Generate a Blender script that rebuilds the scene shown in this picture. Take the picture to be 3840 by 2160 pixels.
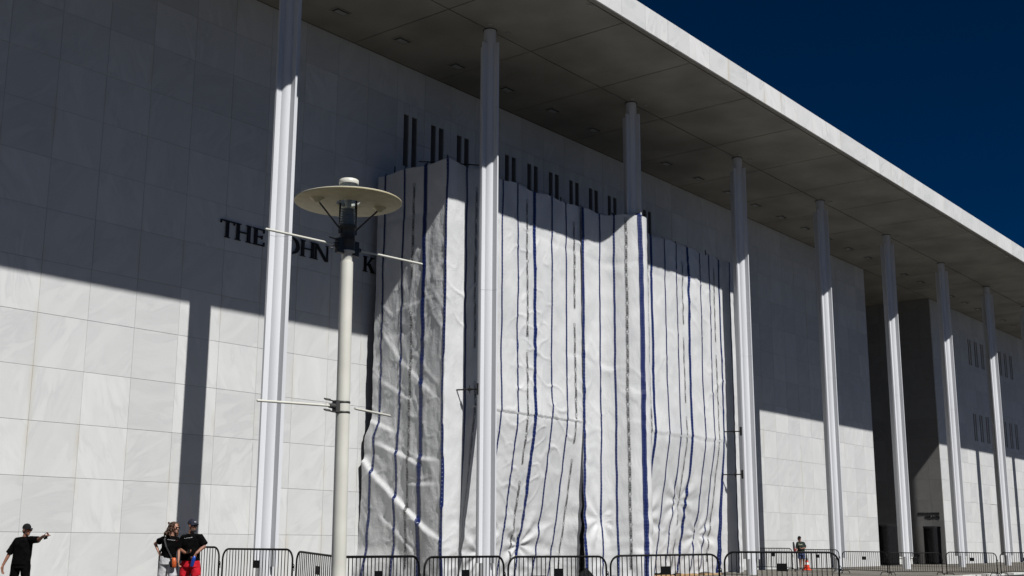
import bpy, bmesh, math, random
from mathutils import Vector, Matrix, noise, Euler

# ------------------------------------------------------------------ clear
for o in list(bpy.data.objects):
    bpy.data.objects.remove(o, do_unlink=True)
S = bpy.context.scene
COL = S.collection
random.seed(7)

# ------------------------------------------------------------------ camera
cam_d = bpy.data.cameras.new("camera")
cam_d.sensor_width = 36.0
cam_d.lens = 42.387
cam_d.clip_start = 0.1
cam_d.clip_end = 6000
cam = bpy.data.objects.new("camera", cam_d)
COL.objects.link(cam)
YAW, PITCH, ROLL = math.radians(51.50616), math.radians(11.97775), math.radians(0.2449)
fw = Vector((math.sin(YAW) * math.cos(PITCH), math.cos(YAW) * math.cos(PITCH), math.sin(PITCH)))
rt = Vector((math.cos(YAW), -math.sin(YAW), 0))
up = rt.cross(fw)
r2 = rt * math.cos(ROLL) + up * math.sin(ROLL)
u2 = -rt * math.sin(ROLL) + up * math.cos(ROLL)
cam.matrix_world = Matrix(((r2.x, u2.x, -fw.x, 0.0), (r2.y, u2.y, -fw.y, -31.559),
                           (r2.z, u2.z, -fw.z, 1.343), (0, 0, 0, 1)))
S.camera = cam

# ------------------------------------------------------------------ sky and sun
SUN_DIR = Vector((0.193, 1.0, -1.185)).normalized()
ELEV = math.asin(-SUN_DIR.z)
W = bpy.data.worlds.new("World")
S.world = W
W.use_nodes = True
wn = W.node_tree
wn.nodes.clear()
sky = wn.nodes.new("ShaderNodeTexSky")
sky.sky_type = 'NISHITA'
sky.sun_disc = False
sky.sun_elevation = ELEV
sky.sun_rotation = math.atan2(-SUN_DIR.x, -SUN_DIR.y)
sky.altitude = 3000
sky.air_density = 0.22
sky.dust_density = 0.0
sky.ozone_density = 3.0
bg = wn.nodes.new("ShaderNodeBackground")
bg.inputs["Strength"].default_value = 0.05
wo = wn.nodes.new("ShaderNodeOutputWorld")
hs = wn.nodes.new("ShaderNodeHueSaturation")
hs.inputs["Saturation"].default_value = 1.34
wn.links.new(sky.outputs[0], hs.inputs["Color"])
wn.links.new(hs.outputs[0], bg.inputs[0])
wn.links.new(bg.outputs[0], wo.inputs[0])

sun_d = bpy.data.lights.new("sun", 'SUN')
sun_d.energy = 5.0
sun_d.angle = math.radians(0.5)
sun_d.color = (1.0, 0.985, 0.965)
sun = bpy.data.objects.new("sun", sun_d)
COL.objects.link(sun)
sun.rotation_euler = SUN_DIR.to_track_quat('-Z', 'Y').to_euler()
sun.location = (0, -60, 60)

S.view_settings.view_transform = 'Standard'
S.view_settings.look = 'None'
S.view_settings.exposure = 0.16
S.view_settings.gamma = 1.0
S.view_settings.use_curve_mapping = False
S.cycles.max_bounces = 6
S.cycles.diffuse_bounces = 2
S.cycles.use_denoising = True

# ------------------------------------------------------------------ helpers
def tag(o, label=None, cat=None, group=None, kind=None):
    if label: o["label"] = label
    if cat: o["category"] = cat
    if group: o["group"] = group
    if kind: o["kind"] = kind
    return o

def empty(name, loc=(0, 0, 0), rz=0.0, parent=None):
    o = bpy.data.objects.new(name, None)
    COL.objects.link(o)
    o.location = loc
    o.rotation_euler = (0, 0, rz)
    if parent: o.parent = parent
    return o

def link(name, me, mats=None, parent=None, loc=None):
    o = bpy.data.objects.new(name, me)
    COL.objects.link(o)
    if mats is not None:
        me.materials.clear()
        for m in (mats if isinstance(mats, (list, tuple)) else [mats]):
            me.materials.append(m)
    if parent: o.parent = parent
    if loc: o.location = loc
    return o

class MB:
    """collects faces into one mesh"""
    def __init__(self):
        self.v = []; self.f = []; self.mi = []; self.sm = []; self.uv = []; self.m = 0
    def face(self, idx, smooth=False, uv=None):
        self.f.append(idx); self.mi.append(self.m); self.sm.append(smooth); self.uv.append(uv)
    def add(self, *ps):
        b = len(self.v); self.v.extend([tuple(p) for p in ps]); return b
    def box(self, x0, x1, y0, y1, z0, z1):
        b = self.add((x0, y0, z0), (x1, y0, z0), (x1, y1, z0), (x0, y1, z0),
                     (x0, y0, z1), (x1, y0, z1), (x1, y1, z1), (x0, y1, z1))
        U = [(0, 0), (1, 0), (1, 1), (0, 1)]
        for q in ((0, 1, 5, 4), (1, 2, 6, 5), (2, 3, 7, 6), (3, 0, 4, 7), (4, 5, 6, 7), (3, 2, 1, 0)):
            self.face([b + i for i in q], False, U)
        return self
    def ring(self, c, ax, r, n, rot=0.0):
        ax = Vector(ax).normalized()
        t = Vector((0, 0, 1)) if abs(ax.z) < 0.9 else Vector((1, 0, 0))
        e1 = ax.cross(t).normalized(); e2 = ax.cross(e1)
        b = len(self.v)
        for i in range(n):
            a = 2 * math.pi * i / n + rot
            self.v.append(tuple(Vector(c) + r * (math.cos(a) * e1 + math.sin(a) * e2)))
        return b
    def tube(self, p0, p1, r0, r1=None, n=8, caps=True):
        r1 = r0 if r1 is None else r1
        ax = Vector(p1) - Vector(p0)
        a = self.ring(p0, ax, r0, n); b = self.ring(p1, ax, r1, n)
        for i in range(n):
            j = (i + 1) % n
            self.face([a + j, a + i, b + i, b + j], True)
        if caps:
            va, vb = self.v[a:a + n], self.v[b:b + n]
            a = self.add(*va); b = self.add(*vb)
            self.face([a + i for i in range(n)]); self.face([b + n - 1 - i for i in range(n)])
        return self
    def path(self, pts, r, n=8):
        pts = [Vector(p) for p in pts]
        prev = None
        for i, p in enumerate(pts):
            if i == 0: ax = pts[1] - p
            elif i == len(pts) - 1: ax = p - pts[i - 1]
            else: ax = (pts[i + 1] - p).normalized() + (p - pts[i - 1]).normalized()
            ax.normalize()
            if prev is None:
                t = Vector((0, 1, 0)) if abs(ax.y) < 0.9 else Vector((1, 0, 0))
                e1 = ax.cross(t).normalized()
            else:
                e1 = (pe - ax * pe.dot(ax)).normalized()
            e2 = ax.cross(e1); pe = e1
            b = len(self.v)
            for k in range(n):
                a = 2 * math.pi * k / n
                self.v.append(tuple(p + r * (math.cos(a) * e1 + math.sin(a) * e2)))
            if prev is not None:
                for k in range(n):
                    j = (k + 1) % n
                    self.face([prev + k, prev + j, b + j, b + k], True)
            else:
                self.face([b + n - 1 - k for k in range(n)])
            prev = b
        self.face([prev + k for k in range(n)])
        return self
    def lathe(self, prof, n=24, c=(0, 0, 0), caps=True):
        """prof = [(r, z)...] bottom to top round a vertical axis"""
        rows = []
        for r, z in prof:
            b = len(self.v)
            for i in range(n):
                a = 2 * math.pi * i / n
                self.v.append((c[0] + r * math.cos(a), c[1] + r * math.sin(a), c[2] + z))
            rows.append(b)
        for a, b in zip(rows, rows[1:]):
            for i in range(n):
                j = (i + 1) % n
                self.face([a + i, a + j, b + j, b + i], True)
        if caps:
            va, vb = self.v[rows[0]:rows[0] + n], self.v[rows[-1]:rows[-1] + n]
            a = self.add(*va); b = self.add(*vb)
            self.face([a + n - 1 - i for i in range(n)]); self.face([b + i for i in range(n)])
        return self
    def ell(self, c, r, n=14, m=9, rot=None):
        c = Vector(c); rows = []
        for k in range(1, m):
            t = math.pi * k / m
            b = len(self.v)
            for i in range(n):
                a = 2 * math.pi * i / n
                p = Vector((r[0] * math.sin(t) * math.cos(a), r[1] * math.sin(t) * math.sin(a), -r[2] * math.cos(t)))
                if rot: p = rot @ p
                self.v.append(tuple(c + p))
            rows.append(b)
        lo = Vector((0, 0, -r[2])); hi = Vector((0, 0, r[2]))
        if rot: lo = rot @ lo; hi = rot @ hi
        s = self.add(c + lo); e = self.add(c + hi)
        for a, b in zip(rows, rows[1:]):
            for i in range(n):
                j = (i + 1) % n
                self.face([a + i, a + j, b + j, b + i], True)
        for i in range(n):
            j = (i + 1) % n
            self.face([s, rows[0] + j, rows[0] + i], True)
            self.face([e, rows[-1] + i, rows[-1] + j], True)
        return self
    def cap(self, p0, p1, r0, r1=None):
        r1 = r0 if r1 is None else r1
        self.tube(p0, p1, r0, r1, 12)
        self.ell(p0, (r0, r0, r0), 12, 7); self.ell(p1, (r1, r1, r1), 12, 7)
        return self
    def loft(self, rows, n=20):
        """rows = [(z, cx, cy, rx, ry)] closed loft of ellipses, bottom to top"""
        bs = []
        for z, cx, cy, rx, ry in rows:
            b = len(self.v)
            for i in range(n):
                a = 2 * math.pi * i / n
                self.v.append((cx + rx * math.cos(a), cy + ry * math.sin(a), z))
            bs.append(b)
        for a, b in zip(bs, bs[1:]):
            for i in range(n):
                j = (i + 1) % n
                self.face([a + i, a + j, b + j, b + i], True)
        self.face([bs[0] + n - 1 - i for i in range(n)]); self.face([bs[-1] + i for i in range(n)])
        return self
    def prism(self, poly, z0, z1):
        """flat outline (x, y) extruded in z"""
        n = len(poly)
        a = self.add(*[(x, y, z0) for x, y in poly]); b = self.add(*[(x, y, z1) for x, y in poly])
        self.face([a + n - 1 - i for i in range(n)]); self.face([b + i for i in range(n)])
        for i in range(n):
            j = (i + 1) % n
            self.face([a + i, a + j, b + j, b + i])
        return self
    def mesh(self, name, mats=None):
        me = bpy.data.meshes.new(name)
        me.from_pydata(self.v, [], self.f)
        me.polygons.foreach_set("use_smooth", self.sm)
        if mats is not None:
            for m in (mats if isinstance(mats, (list, tuple)) else [mats]): me.materials.append(m)
            me.polygons.foreach_set("material_index", self.mi)
        if any(u is not None for u in self.uv):
            uvl = me.uv_layers.new(name="UVMap")
            k = 0
            for f, u in zip(self.f, self.uv):
                for i in range(len(f)):
                    uvl.data[k].uv = u[i] if u is not None and i < len(u) else (0.5, 0.5)
                    k += 1
        me.update()
        return me
    def build(self, name, mats=None, parent=None, loc=None):
        me = self.mesh(name, mats)
        return link(name, me, None, parent, loc)

def copy_tree(o, parent=None):
    c = o.copy(); COL.objects.link(c); c.parent = parent
    for ch in o.children: copy_tree(ch, c)
    return c

def sstep(a, b, x):
    t = max(0.0, min(1.0, (x - a) / (b - a)))
    return t * t * (3 - 2 * t)

def nz(x, y, z=0.0):
    return noise.noise(Vector((x, y, z)))

# ------------------------------------------------------------------ materials
def mat(name, col, rough=0.6, metal=0.0, spec=0.5):
    m = bpy.data.materials.new(name); m.use_nodes = True
    b = m.node_tree.nodes["Principled BSDF"]
    b.inputs["Base Color"].default_value = (*col, 1)
    b.inputs["Roughness"].default_value = rough
    b.inputs["Metallic"].default_value = metal
    b.inputs["Specular IOR Level"].default_value = spec
    return m

def N(m, t, **kw):
    n = m.node_tree.nodes.new(t)
    for k, v in kw.items():
        if k in n.inputs.keys() if hasattr(n.inputs, "keys") else False: n.inputs[k].default_value = v
        else: setattr(n, k, v)
    return n

def noisy(name, c0, c1, scale=4.0, detail=6.0, rough=0.6, bump=0.1, bscale=40.0, stretch=(1, 1, 1), metal=0.0, spec=0.5, obj=False, lo=0.35, hi=0.65):
    """two-tone noise over position with a fine bump"""
    m = mat(name, c0, rough, metal, spec); nt = m.node_tree; L = nt.links
    b = nt.nodes["Principled BSDF"]
    if obj: g = nt.nodes.new("ShaderNodeTexCoord").outputs["Object"]
    else: g = nt.nodes.new("ShaderNodeNewGeometry").outputs["Position"]
    mp = nt.nodes.new("ShaderNodeMapping"); mp.inputs["Scale"].default_value = stretch
    L.new(g, mp.inputs[0])
    n = nt.nodes.new("ShaderNodeTexNoise"); n.inputs["Scale"].default_value = scale; n.inputs["Detail"].default_value = detail
    L.new(mp.outputs[0], n.inputs["Vector"])
    cr = nt.nodes.new("ShaderNodeValToRGB")
    cr.color_ramp.elements[0].position = lo; cr.color_ramp.elements[1].position = hi
    cr.color_ramp.elements[0].color = (*c0, 1); cr.color_ramp.elements[1].color = (*c1, 1)
    L.new(n.outputs["Fac"], cr.inputs[0]); L.new(cr.outputs[0], b.inputs["Base Color"])
    if bump:
        n2 = nt.nodes.new("ShaderNodeTexNoise"); n2.inputs["Scale"].default_value = bscale; n2.inputs["Detail"].default_value = 4
        L.new(mp.outputs[0], n2.inputs["Vector"])
        bp = nt.nodes.new("ShaderNodeBump"); bp.inputs["Strength"].default_value = bump; bp.inputs["Distance"].default_value = 0.02
        L.new(n2.outputs["Fac"], bp.inputs["Height"]); L.new(bp.outputs[0], b.inputs["Normal"])
    return m

def marble(name, lo, hi, vein=0.25, stain=0.35):
    m = mat(name, hi, 0.55, 0, 0.35); nt = m.node_tree; L = nt.links; X = nt.nodes.new
    b = nt.nodes["Principled BSDF"]
    geo = X("ShaderNodeNewGeometry"); oi = X("ShaderNodeObjectInfo")
    add = X("ShaderNodeMath"); add.operation = 'ADD'
    L.new(geo.outputs["Random Per Island"], add.inputs[0]); L.new(oi.outputs["Random"], add.inputs[1])
    fr = X("ShaderNodeMath"); fr.operation = 'FRACT'; L.new(add.outputs[0], fr.inputs[0])
    ang = X("ShaderNodeMath"); ang.operation = 'MULTIPLY'; ang.inputs[1].default_value = 2.2; L.new(fr.outputs[0], ang.inputs[0])
    off = X("ShaderNodeMath"); off.operation = 'MULTIPLY'; off.inputs[1].default_value = 91.0; L.new(fr.outputs[0], off.inputs[0])
    vr = X("ShaderNodeVectorRotate"); vr.rotation_type = 'Y_AXIS'
    L.new(geo.outputs["Position"], vr.inputs["Vector"]); L.new(ang.outputs[0], vr.inputs["Angle"])
    va = X("ShaderNodeVectorMath"); va.operation = 'ADD'; L.new(vr.outputs[0], va.inputs[0]); L.new(off.outputs[0], va.inputs[1])
    mp = X("ShaderNodeMapping"); mp.inputs["Scale"].default_value = (0.55, 1, 2.0); L.new(va.outputs[0], mp.inputs[0])
    n1 = X("ShaderNodeTexNoise"); n1.inputs["Scale"].default_value = 1.1; n1.inputs["Detail"].default_value = 7; n1.inputs["Distortion"].default_value = 0.7
    L.new(mp.outputs[0], n1.inputs["Vector"])
    # veins: thin ridge round 0.5
    s = X("ShaderNodeMath"); s.operation = 'SUBTRACT'; s.inputs[1].default_value = 0.5; L.new(n1.outputs["Fac"], s.inputs[0])
    a = X("ShaderNodeMath"); a.operation = 'ABSOLUTE'; L.new(s.outputs[0], a.inputs[0])
    v = X("ShaderNodeMapRange"); v.inputs["From Min"].default_value = 0.0; v.inputs["From Max"].default_value = 0.07
    v.inputs["To Min"].default_value = 1.0; v.inputs["To Max"].default_value = 0.0; L.new(a.outputs[0], v.inputs["Value"])
    n2 = X("ShaderNodeTexNoise"); n2.inputs["Scale"].default_value = 0.9; n2.inputs["Detail"].default_value = 3; L.new(va.outputs[0], n2.inputs["Vector"])
    vm = X("ShaderNodeMapRange"); vm.inputs["From Min"].default_value = 0.42; vm.inputs["From Max"].default_value = 0.62; L.new(n2.outputs["Fac"], vm.inputs["Value"])
    vv = X("ShaderNodeMath"); vv.operation = 'MULTIPLY'; L.new(v.outputs[0], vv.inputs[0]); L.new(vm.outputs[0], vv.inputs[1])
    # cloudy tone + per-panel tone
    mx = X("ShaderNodeMix"); mx.data_type = 'RGBA'
    mx.inputs["A"].default_value = (*lo, 1); mx.inputs["B"].default_value = (*hi, 1)
    tone = X("ShaderNodeMath"); tone.operation = 'MULTIPLY_ADD'; tone.inputs[1].default_value = 0.56; L.new(fr.outputs[0], tone.inputs[0])
    cl = X("ShaderNodeMapRange"); cl.inputs["From Min"].default_value = 0.3; cl.inputs["From Max"].default_value = 0.7; cl.inputs["To Max"].default_value = 0.38
    L.new(n1.outputs["Fac"], cl.inputs["Value"]); L.new(cl.outputs[0], tone.inputs[2])
    L.new(tone.outputs[0], mx.inputs["Factor"])
    m2 = X("ShaderNodeMix"); m2.data_type = 'RGBA'; m2.inputs["B"].default_value = (lo[0] * 0.72, lo[1] * 0.74, lo[2] * 0.76, 1)
    fv = X("ShaderNodeMath"); fv.operation = 'MULTIPLY'; fv.inputs[1].default_value = vein; L.new(vv.outputs[0], fv.inputs[0])
    L.new(fv.outputs[0], m2.inputs["Factor"]); L.new(mx.outputs["Result"], m2.inputs["A"])
    # beige run-off stains down the panel edges
    uv = X("ShaderNodeUVMap"); sx = X("ShaderNodeSeparateXYZ"); L.new(uv.outputs[0], sx.inputs[0])
    h = X("ShaderNodeMath"); h.operation = 'SUBTRACT'; h.inputs[1].default_value = 0.5; L.new(sx.outputs[0], h.inputs[0])
    ha = X("ShaderNodeMath"); ha.operation = 'ABSOLUTE'; L.new(h.outputs[0], ha.inputs[0])
    he = X("ShaderNodeMapRange"); he.inputs["From Min"].default_value = 0.40; he.inputs["From Max"].default_value = 0.5; L.new(ha.outputs[0], he.inputs["Value"])
    mp3 = X("ShaderNodeMapping"); mp3.inputs["Scale"].default_value = (1.6, 1, 0.35); L.new(geo.outputs["Position"], mp3.inputs[0])
    n3 = X("ShaderNodeTexNoise"); n3.inputs["Scale"].default_value = 1.3; n3.inputs["Detail"].default_value = 5; L.new(mp3.outputs[0], n3.inputs["Vector"])
    st = X("ShaderNodeMapRange"); st.inputs["From Min"].default_value = 0.52; st.inputs["From Max"].default_value = 0.7; L.new(n3.outputs["Fac"], st.inputs["Value"])
    sm = X("ShaderNodeMath"); sm.operation = 'MULTIPLY'; L.new(he.outputs[0], sm.inputs[0]); L.new(st.outputs[0], sm.inputs[1])
    sf = X("ShaderNodeMath"); sf.operation = 'MULTIPLY'; sf.inputs[1].default_value = stain; L.new(sm.outputs[0], sf.inputs[0])
    m3 = X("ShaderNodeMix"); m3.data_type = 'RGBA'; m3.inputs["B"].default_value = (hi[0] * 0.78, hi[1] * 0.72, hi[2] * 0.6, 1)
    L.new(sf.outputs[0], m3.inputs["Factor"]); L.new(m2.outputs["Result"], m3.inputs["A"])
    L.new(m3.outputs["Result"], b.inputs["Base Color"])
    nb = X("ShaderNodeTexNoise"); nb.inputs["Scale"].default_value = 14; nb.inputs["Detail"].default_value = 6; L.new(mp.outputs[0], nb.inputs["Vector"])
    bp = X("ShaderNodeBump"); bp.inputs["Strength"].default_value = 0.12; bp.inputs["Distance"].default_value = 0.02
    L.new(nb.outputs["Fac"], bp.inputs["Height"]); L.new(bp.outputs[0], b.inputs["Normal"])
    return m

M = {}
M['marble'] = marble("marble_panel", (0.472, 0.478, 0.470), (0.612, 0.614, 0.602), 0.25, 0.7)
M['fascia'] = marble("marble_fascia", (0.53, 0.532, 0.525), (0.66, 0.655, 0.64), 0.4, 0.9)
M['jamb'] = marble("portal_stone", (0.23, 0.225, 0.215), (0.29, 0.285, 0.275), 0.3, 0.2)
M['backing'] = mat("wall_backing", (0.34, 0.335, 0.32), 0.9)
M['slot'] = mat("slot_dark", (0.045, 0.040, 0.030), 0.7)
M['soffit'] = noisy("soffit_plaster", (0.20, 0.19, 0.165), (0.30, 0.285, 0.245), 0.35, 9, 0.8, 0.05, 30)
M['groove'] = mat("groove_dark", (0.03, 0.03, 0.028), 0.8)
M['lens'] = mat("lamp_lens", (0.30, 0.30, 0.28), 0.3)
M['white_metal'] = noisy("white_painted_steel", (0.55, 0.56, 0.58), (0.63, 0.64, 0.655), 1.6, 8, 0.45, 0.0, 60, (1, 1, 0.10), spec=0.3)
M['letter'] = mat("dark_bronze", (0.018, 0.016, 0.015), 0.45, 0.4)
M['black'] = noisy("black_powder_coat", (0.003, 0.003, 0.0032), (0.006, 0.006, 0.006), 30, 3, 0.5, 0.05, 80, spec=0.15)
M['black_cloth'] = noisy("black_cloth", (0.006, 0.006, 0.007), (0.012, 0.012, 0.013), 9, 5, 0.9, 0.3, 60, spec=0.1, obj=True)
M['cream'] = noisy("cream_paint", (0.54, 0.53, 0.465), (0.60, 0.59, 0.52), 2.0, 6, 0.4, 0.02, 60)
M['underside'] = noisy("aged_enamel", (0.54, 0.47, 0.28), (0.62, 0.55, 0.34), 6, 6, 0.55, 0.04, 60)
M['dark_collar'] = mat("dark_collar", (0.05, 0.05, 0.046), 0.5, 0.2)
M['steel'] = mat("galvanised_steel", (0.32, 0.32, 0.31), 0.45, 0.7)
M['wood'] = noisy("raw_board", (0.36, 0.22, 0.10), (0.46, 0.29, 0.14), 6, 5, 0.8, 0.1, 40, (0.3, 3, 3))
M['plaza'] = noisy("plaza_paving", (0.088, 0.08, 0.067), (0.15, 0.139, 0.115), 0.5, 9, 0.85, 0.15, 25)
M['asphalt'] = noisy("asphalt", (0.024, 0.024, 0.025), (0.04, 0.04, 0.04), 3, 8, 0.9, 0.4, 60)
M['earth'] = noisy("open_ground", (0.03, 0.036, 0.02), (0.05, 0.05, 0.03), 0.05, 8, 0.95, 0, 1)
M['curb'] = noisy("curb_stone", (0.24, 0.235, 0.22), (0.32, 0.31, 0.29), 4, 6, 0.85, 0.1, 40)
M['curb_white'] = noisy("curb_white_paint", (0.52, 0.52, 0.49), (0.68, 0.68, 0.65), 5, 7, 0.7, 0.1, 40)
M['red_cloth'] = mat("red_cloth", (0.16, 0.010, 0.014), 0.8)
M['orange'] = mat("cone_orange", (0.80, 0.055, 0.010), 0.45)
M['cone_white'] = mat("cone_white", (0.72, 0.72, 0.70), 0.4)
M['print'] = mat("black_print", (0.018, 0.018, 0.018), 0.5)

def tarp_mat():
    m = mat("white_tarpaulin", (0.60, 0.60, 0.60), 0.55, 0, 0.3); nt = m.node_tree; L = nt.links; X = nt.nodes.new
    b = nt.nodes["Principled BSDF"]
    g = X("ShaderNodeNewGeometry")
    n0 = X("ShaderNodeTexNoise"); n0.inputs["Scale"].default_value = 0.8; n0.inputs["Detail"].default_value = 6
    L.new(g.outputs["Position"], n0.inputs["Vector"])
    cr = X("ShaderNodeValToRGB"); cr.color_ramp.elements[0].color = (0.50, 0.505, 0.505, 1); cr.color_ramp.elements[1].color = (0.60, 0.602, 0.60, 1)
    cr.color_ramp.elements[0].position = 0.35; cr.color_ramp.elements[1].position = 0.65
    L.new(n0.outputs["Fac"], cr.inputs[0]); L.new(cr.outputs[0], b.inputs["Base Color"])
    mp = X("ShaderNodeMapping"); mp.inputs["Scale"].default_value = (1.4, 1.4, 0.6); mp.inputs["Rotation"].default_value = (0.35, 0.35, 0)
    L.new(g.outputs["Position"], mp.inputs[0])
    n1 = X("ShaderNodeTexNoise"); n1.inputs["Scale"].default_value = 1.7; n1.inputs["Detail"].default_value = 4; n1.inputs["Distortion"].default_value = 0.25
    L.new(mp.outputs[0], n1.inputs["Vector"])
    s = X("ShaderNodeMath"); s.operation = 'SUBTRACT'; s.inputs[1].default_value = 0.5; L.new(n1.outputs["Fac"], s.inputs[0])
    a = X("ShaderNodeMath"); a.operation = 'ABSOLUTE'; L.new(s.outputs[0], a.inputs[0])
    n2 = X("ShaderNodeTexNoise"); n2.inputs["Scale"].default_value = 16; n2.inputs["Detail"].default_value = 5; L.new(g.outputs["Position"], n2.inputs["Vector"])
    ad = X("ShaderNodeMath"); ad.operation = 'MULTIPLY_ADD'; ad.inputs[1].default_value = 0.16; L.new(n2.outputs["Fac"], ad.inputs[0]); L.new(a.outputs[0], ad.inputs[2])
    bp = X("ShaderNodeBump"); bp.inputs["Strength"].default_value = 0.45; bp.inputs["Distance"].default_value = 0.10
    L.new(ad.outputs[0], bp.inputs["Height"]); L.new(bp.outputs[0], b.inputs["Normal"])
    return m
M['tarp'] = tarp_mat()

def tape_mat():
    m = mat("blue_tape", (0.002, 0.0115, 0.088), 0.4, 0, 0.5); nt = m.node_tree; L = nt.links; X = nt.nodes.new
    b = nt.nodes["Principled BSDF"]
    uv = X("ShaderNodeUVMap"); sp = X("ShaderNodeSeparateXYZ"); L.new(uv.outputs[0], sp.inputs[0])
    def cell(sock, per):
        d = X("ShaderNodeMath"); d.operation = 'DIVIDE'; d.inputs[1].default_value = per; L.new(sock, d.inputs[0])
        f = X("ShaderNodeMath"); f.operation = 'FRACT'; L.new(d.outputs[0], f.inputs[0])
        s = X("ShaderNodeMath"); s.operation = 'SUBTRACT'; s.inputs[1].default_value = 0.5; L.new(f.outputs[0], s.inputs[0])
        k = X("ShaderNodeMath"); k.operation = 'MULTIPLY'; k.inputs[1].default_value = per; L.new(s.outputs[0], k.inputs[0])
        return k.outputs[0]
    cb = X("ShaderNodeCombineXYZ"); L.new(cell(sp.outputs[0], 0.11), cb.inputs[0]); L.new(cell(sp.outputs[1], 0.14), cb.inputs[1])
    ln = X("ShaderNodeVectorMath"); ln.operation = 'LENGTH'; L.new(cb.outputs[0], ln.inputs[0])
    lt = X("ShaderNodeMath"); lt.operation = 'LESS_THAN'; lt.inputs[1].default_value = 0.0095; L.new(ln.outputs["Value"], lt.inputs[0])
    mx = X("ShaderNodeMix"); mx.data_type = 'RGBA'; mx.inputs["A"].default_value = (0.002, 0.0115, 0.088, 1); mx.inputs["B"].default_value = (0.6, 0.62, 0.66, 1)
    L.new(lt.outputs[0], mx.inputs["Factor"]); L.new(mx.outputs["Result"], b.inputs["Base Color"])
    return m
M['tape'] = tape_mat()

def glass_mat():
    m = bpy.data.materials.new("clear_glass"); m.use_nodes = True; nt = m.node_tree
    nt.nodes.clear(); X = nt.nodes.new
    o = X("ShaderNodeOutputMaterial"); t = X("ShaderNodeBsdfTransparent"); g = X("ShaderNodeBsdfGlossy"); mx = X("ShaderNodeMixShader")
    t.inputs[0].default_value = (0.86, 0.90, 0.92, 1); g.inputs["Roughness"].default_value = 0.05
    lw = X("ShaderNodeLayerWeight"); lw.inputs["Blend"].default_value = 0.25
    nt.links.new(lw.outputs["Fresnel"], mx.inputs[0]); nt.links.new(t.outputs[0], mx.inputs[1]); nt.links.new(g.outputs[0], mx.inputs[2])
    nt.links.new(mx.outputs[0], o.inputs[0])
    return m
M['glass'] = glass_mat()

# ------------------------------------------------------------------ ground
CURB_Y0, CURB_Y1, ROAD_Z = -11.9, -12.3, -0.10
mb = MB()
mb.v = [(-1500, CURB_Y0, 0), (1500, CURB_Y0, 0), (1500, 30, 0), (-1500, 30, 0)]
mb.face([0, 1, 2, 3])
mb.box(-60, 160, CURB_Y0, CURB_Y0 + 0.02, -0.6, -0.004)
tag(mb.build("plaza", M['plaza']), kind='structure')
mb = MB()
XS = [-1500, -60, 0, 8, 12, 16, 20, 24, 28, 40, 60, 100, 160, 1500]
YS = [-900, -100, -60, -40, -30, -26, -22, -19, -16, -14, CURB_Y1]
def road_z(x, y):
    if y > -13 : return ROAD_Z
    return ROAD_Z + 0.12 * sstep(-14.5, -20, y) * sstep(60, 30, x)
for y in YS:
    for x in XS: mb.v.append((x, y, road_z(x, y)))
nx = len(XS)
for j in range(len(YS) - 1):
    for i in range(nx - 1):
        mb.face([j * nx + i, j * nx + i + 1, (j + 1) * nx + i + 1, (j + 1) * nx + i], True)
tag(mb.build("road", M['asphalt']), kind='structure')
mb = MB()
mb.v = [(-3000, -3000, -0.7), (3000, -3000, -0.7), (3000, 3000, -0.7), (-3000, 3000, -0.7)]; mb.face([0, 1, 2, 3])
tag(mb.build("ground", M['earth']), kind='structure')
curb = tag(empty("curb", (0, CURB_Y0, 0)), kind='structure')
x = -20.0; k = 0
while x < 130:
    L_ = random.choice((0.9, 1.2, 1.5)); mbc = MB(); mbc.box(0, L_ - 0.012, -0.4, -0.003, -0.5, 0.002 + random.uniform(-0.002, 0.002))
    w = M['curb_white'] if (k % 3 != 1 and x > 30) else M['curb']
    o = mbc.build("curb_stone", w, curb, (x, 0, 0)); x += L_; k += 1

# ------------------------------------------------------------------ the building
HS = 20.0; YC = -4.844; YF = -9.4346; ZT = 20.96; X1 = 22.638; SP = 9.5816
JX, PW = 22.79, 9.5816 / 6
ZJ = [0.0] + [1.599 + 1.5334 * k for k in range(13)]
PL, PR = JX + 35 * PW, JX + 43 * PW
hall = empty("concert_hall_building", (65, 0, 0))
tag(hall, "long white marble building with a deep flat roof carried on slender white columns", "building")
hall.location = (0, 0, 0)
wall = MB()
# backing behind the panels (thick, so nothing is paper thin)
wall.box(2, PL - 0.08, 0.40, 0.9, 0, HS)
wall.box(PR + 0.08, 150, 0.40, 0.9, 0, HS)
front = wall.build("front_wall", M['backing'], hall)

G = 0.004
SLOT = {}
def slot_panels(i0, i1, rows):
    for i in range(i0, i1):
        for r, z0, z1 in rows: SLOT[(i, r)] = (z0, z1)
slot_panels(6, 18, ((10, 15.85, 17.99), (11, 15.85, 17.99)))
slot_panels(48, 56, ((10, 15.85, 17.99), (11, 15.85, 17.99), (6, 9.65, 11.86), (7, 9.65, 11.86)))

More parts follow.
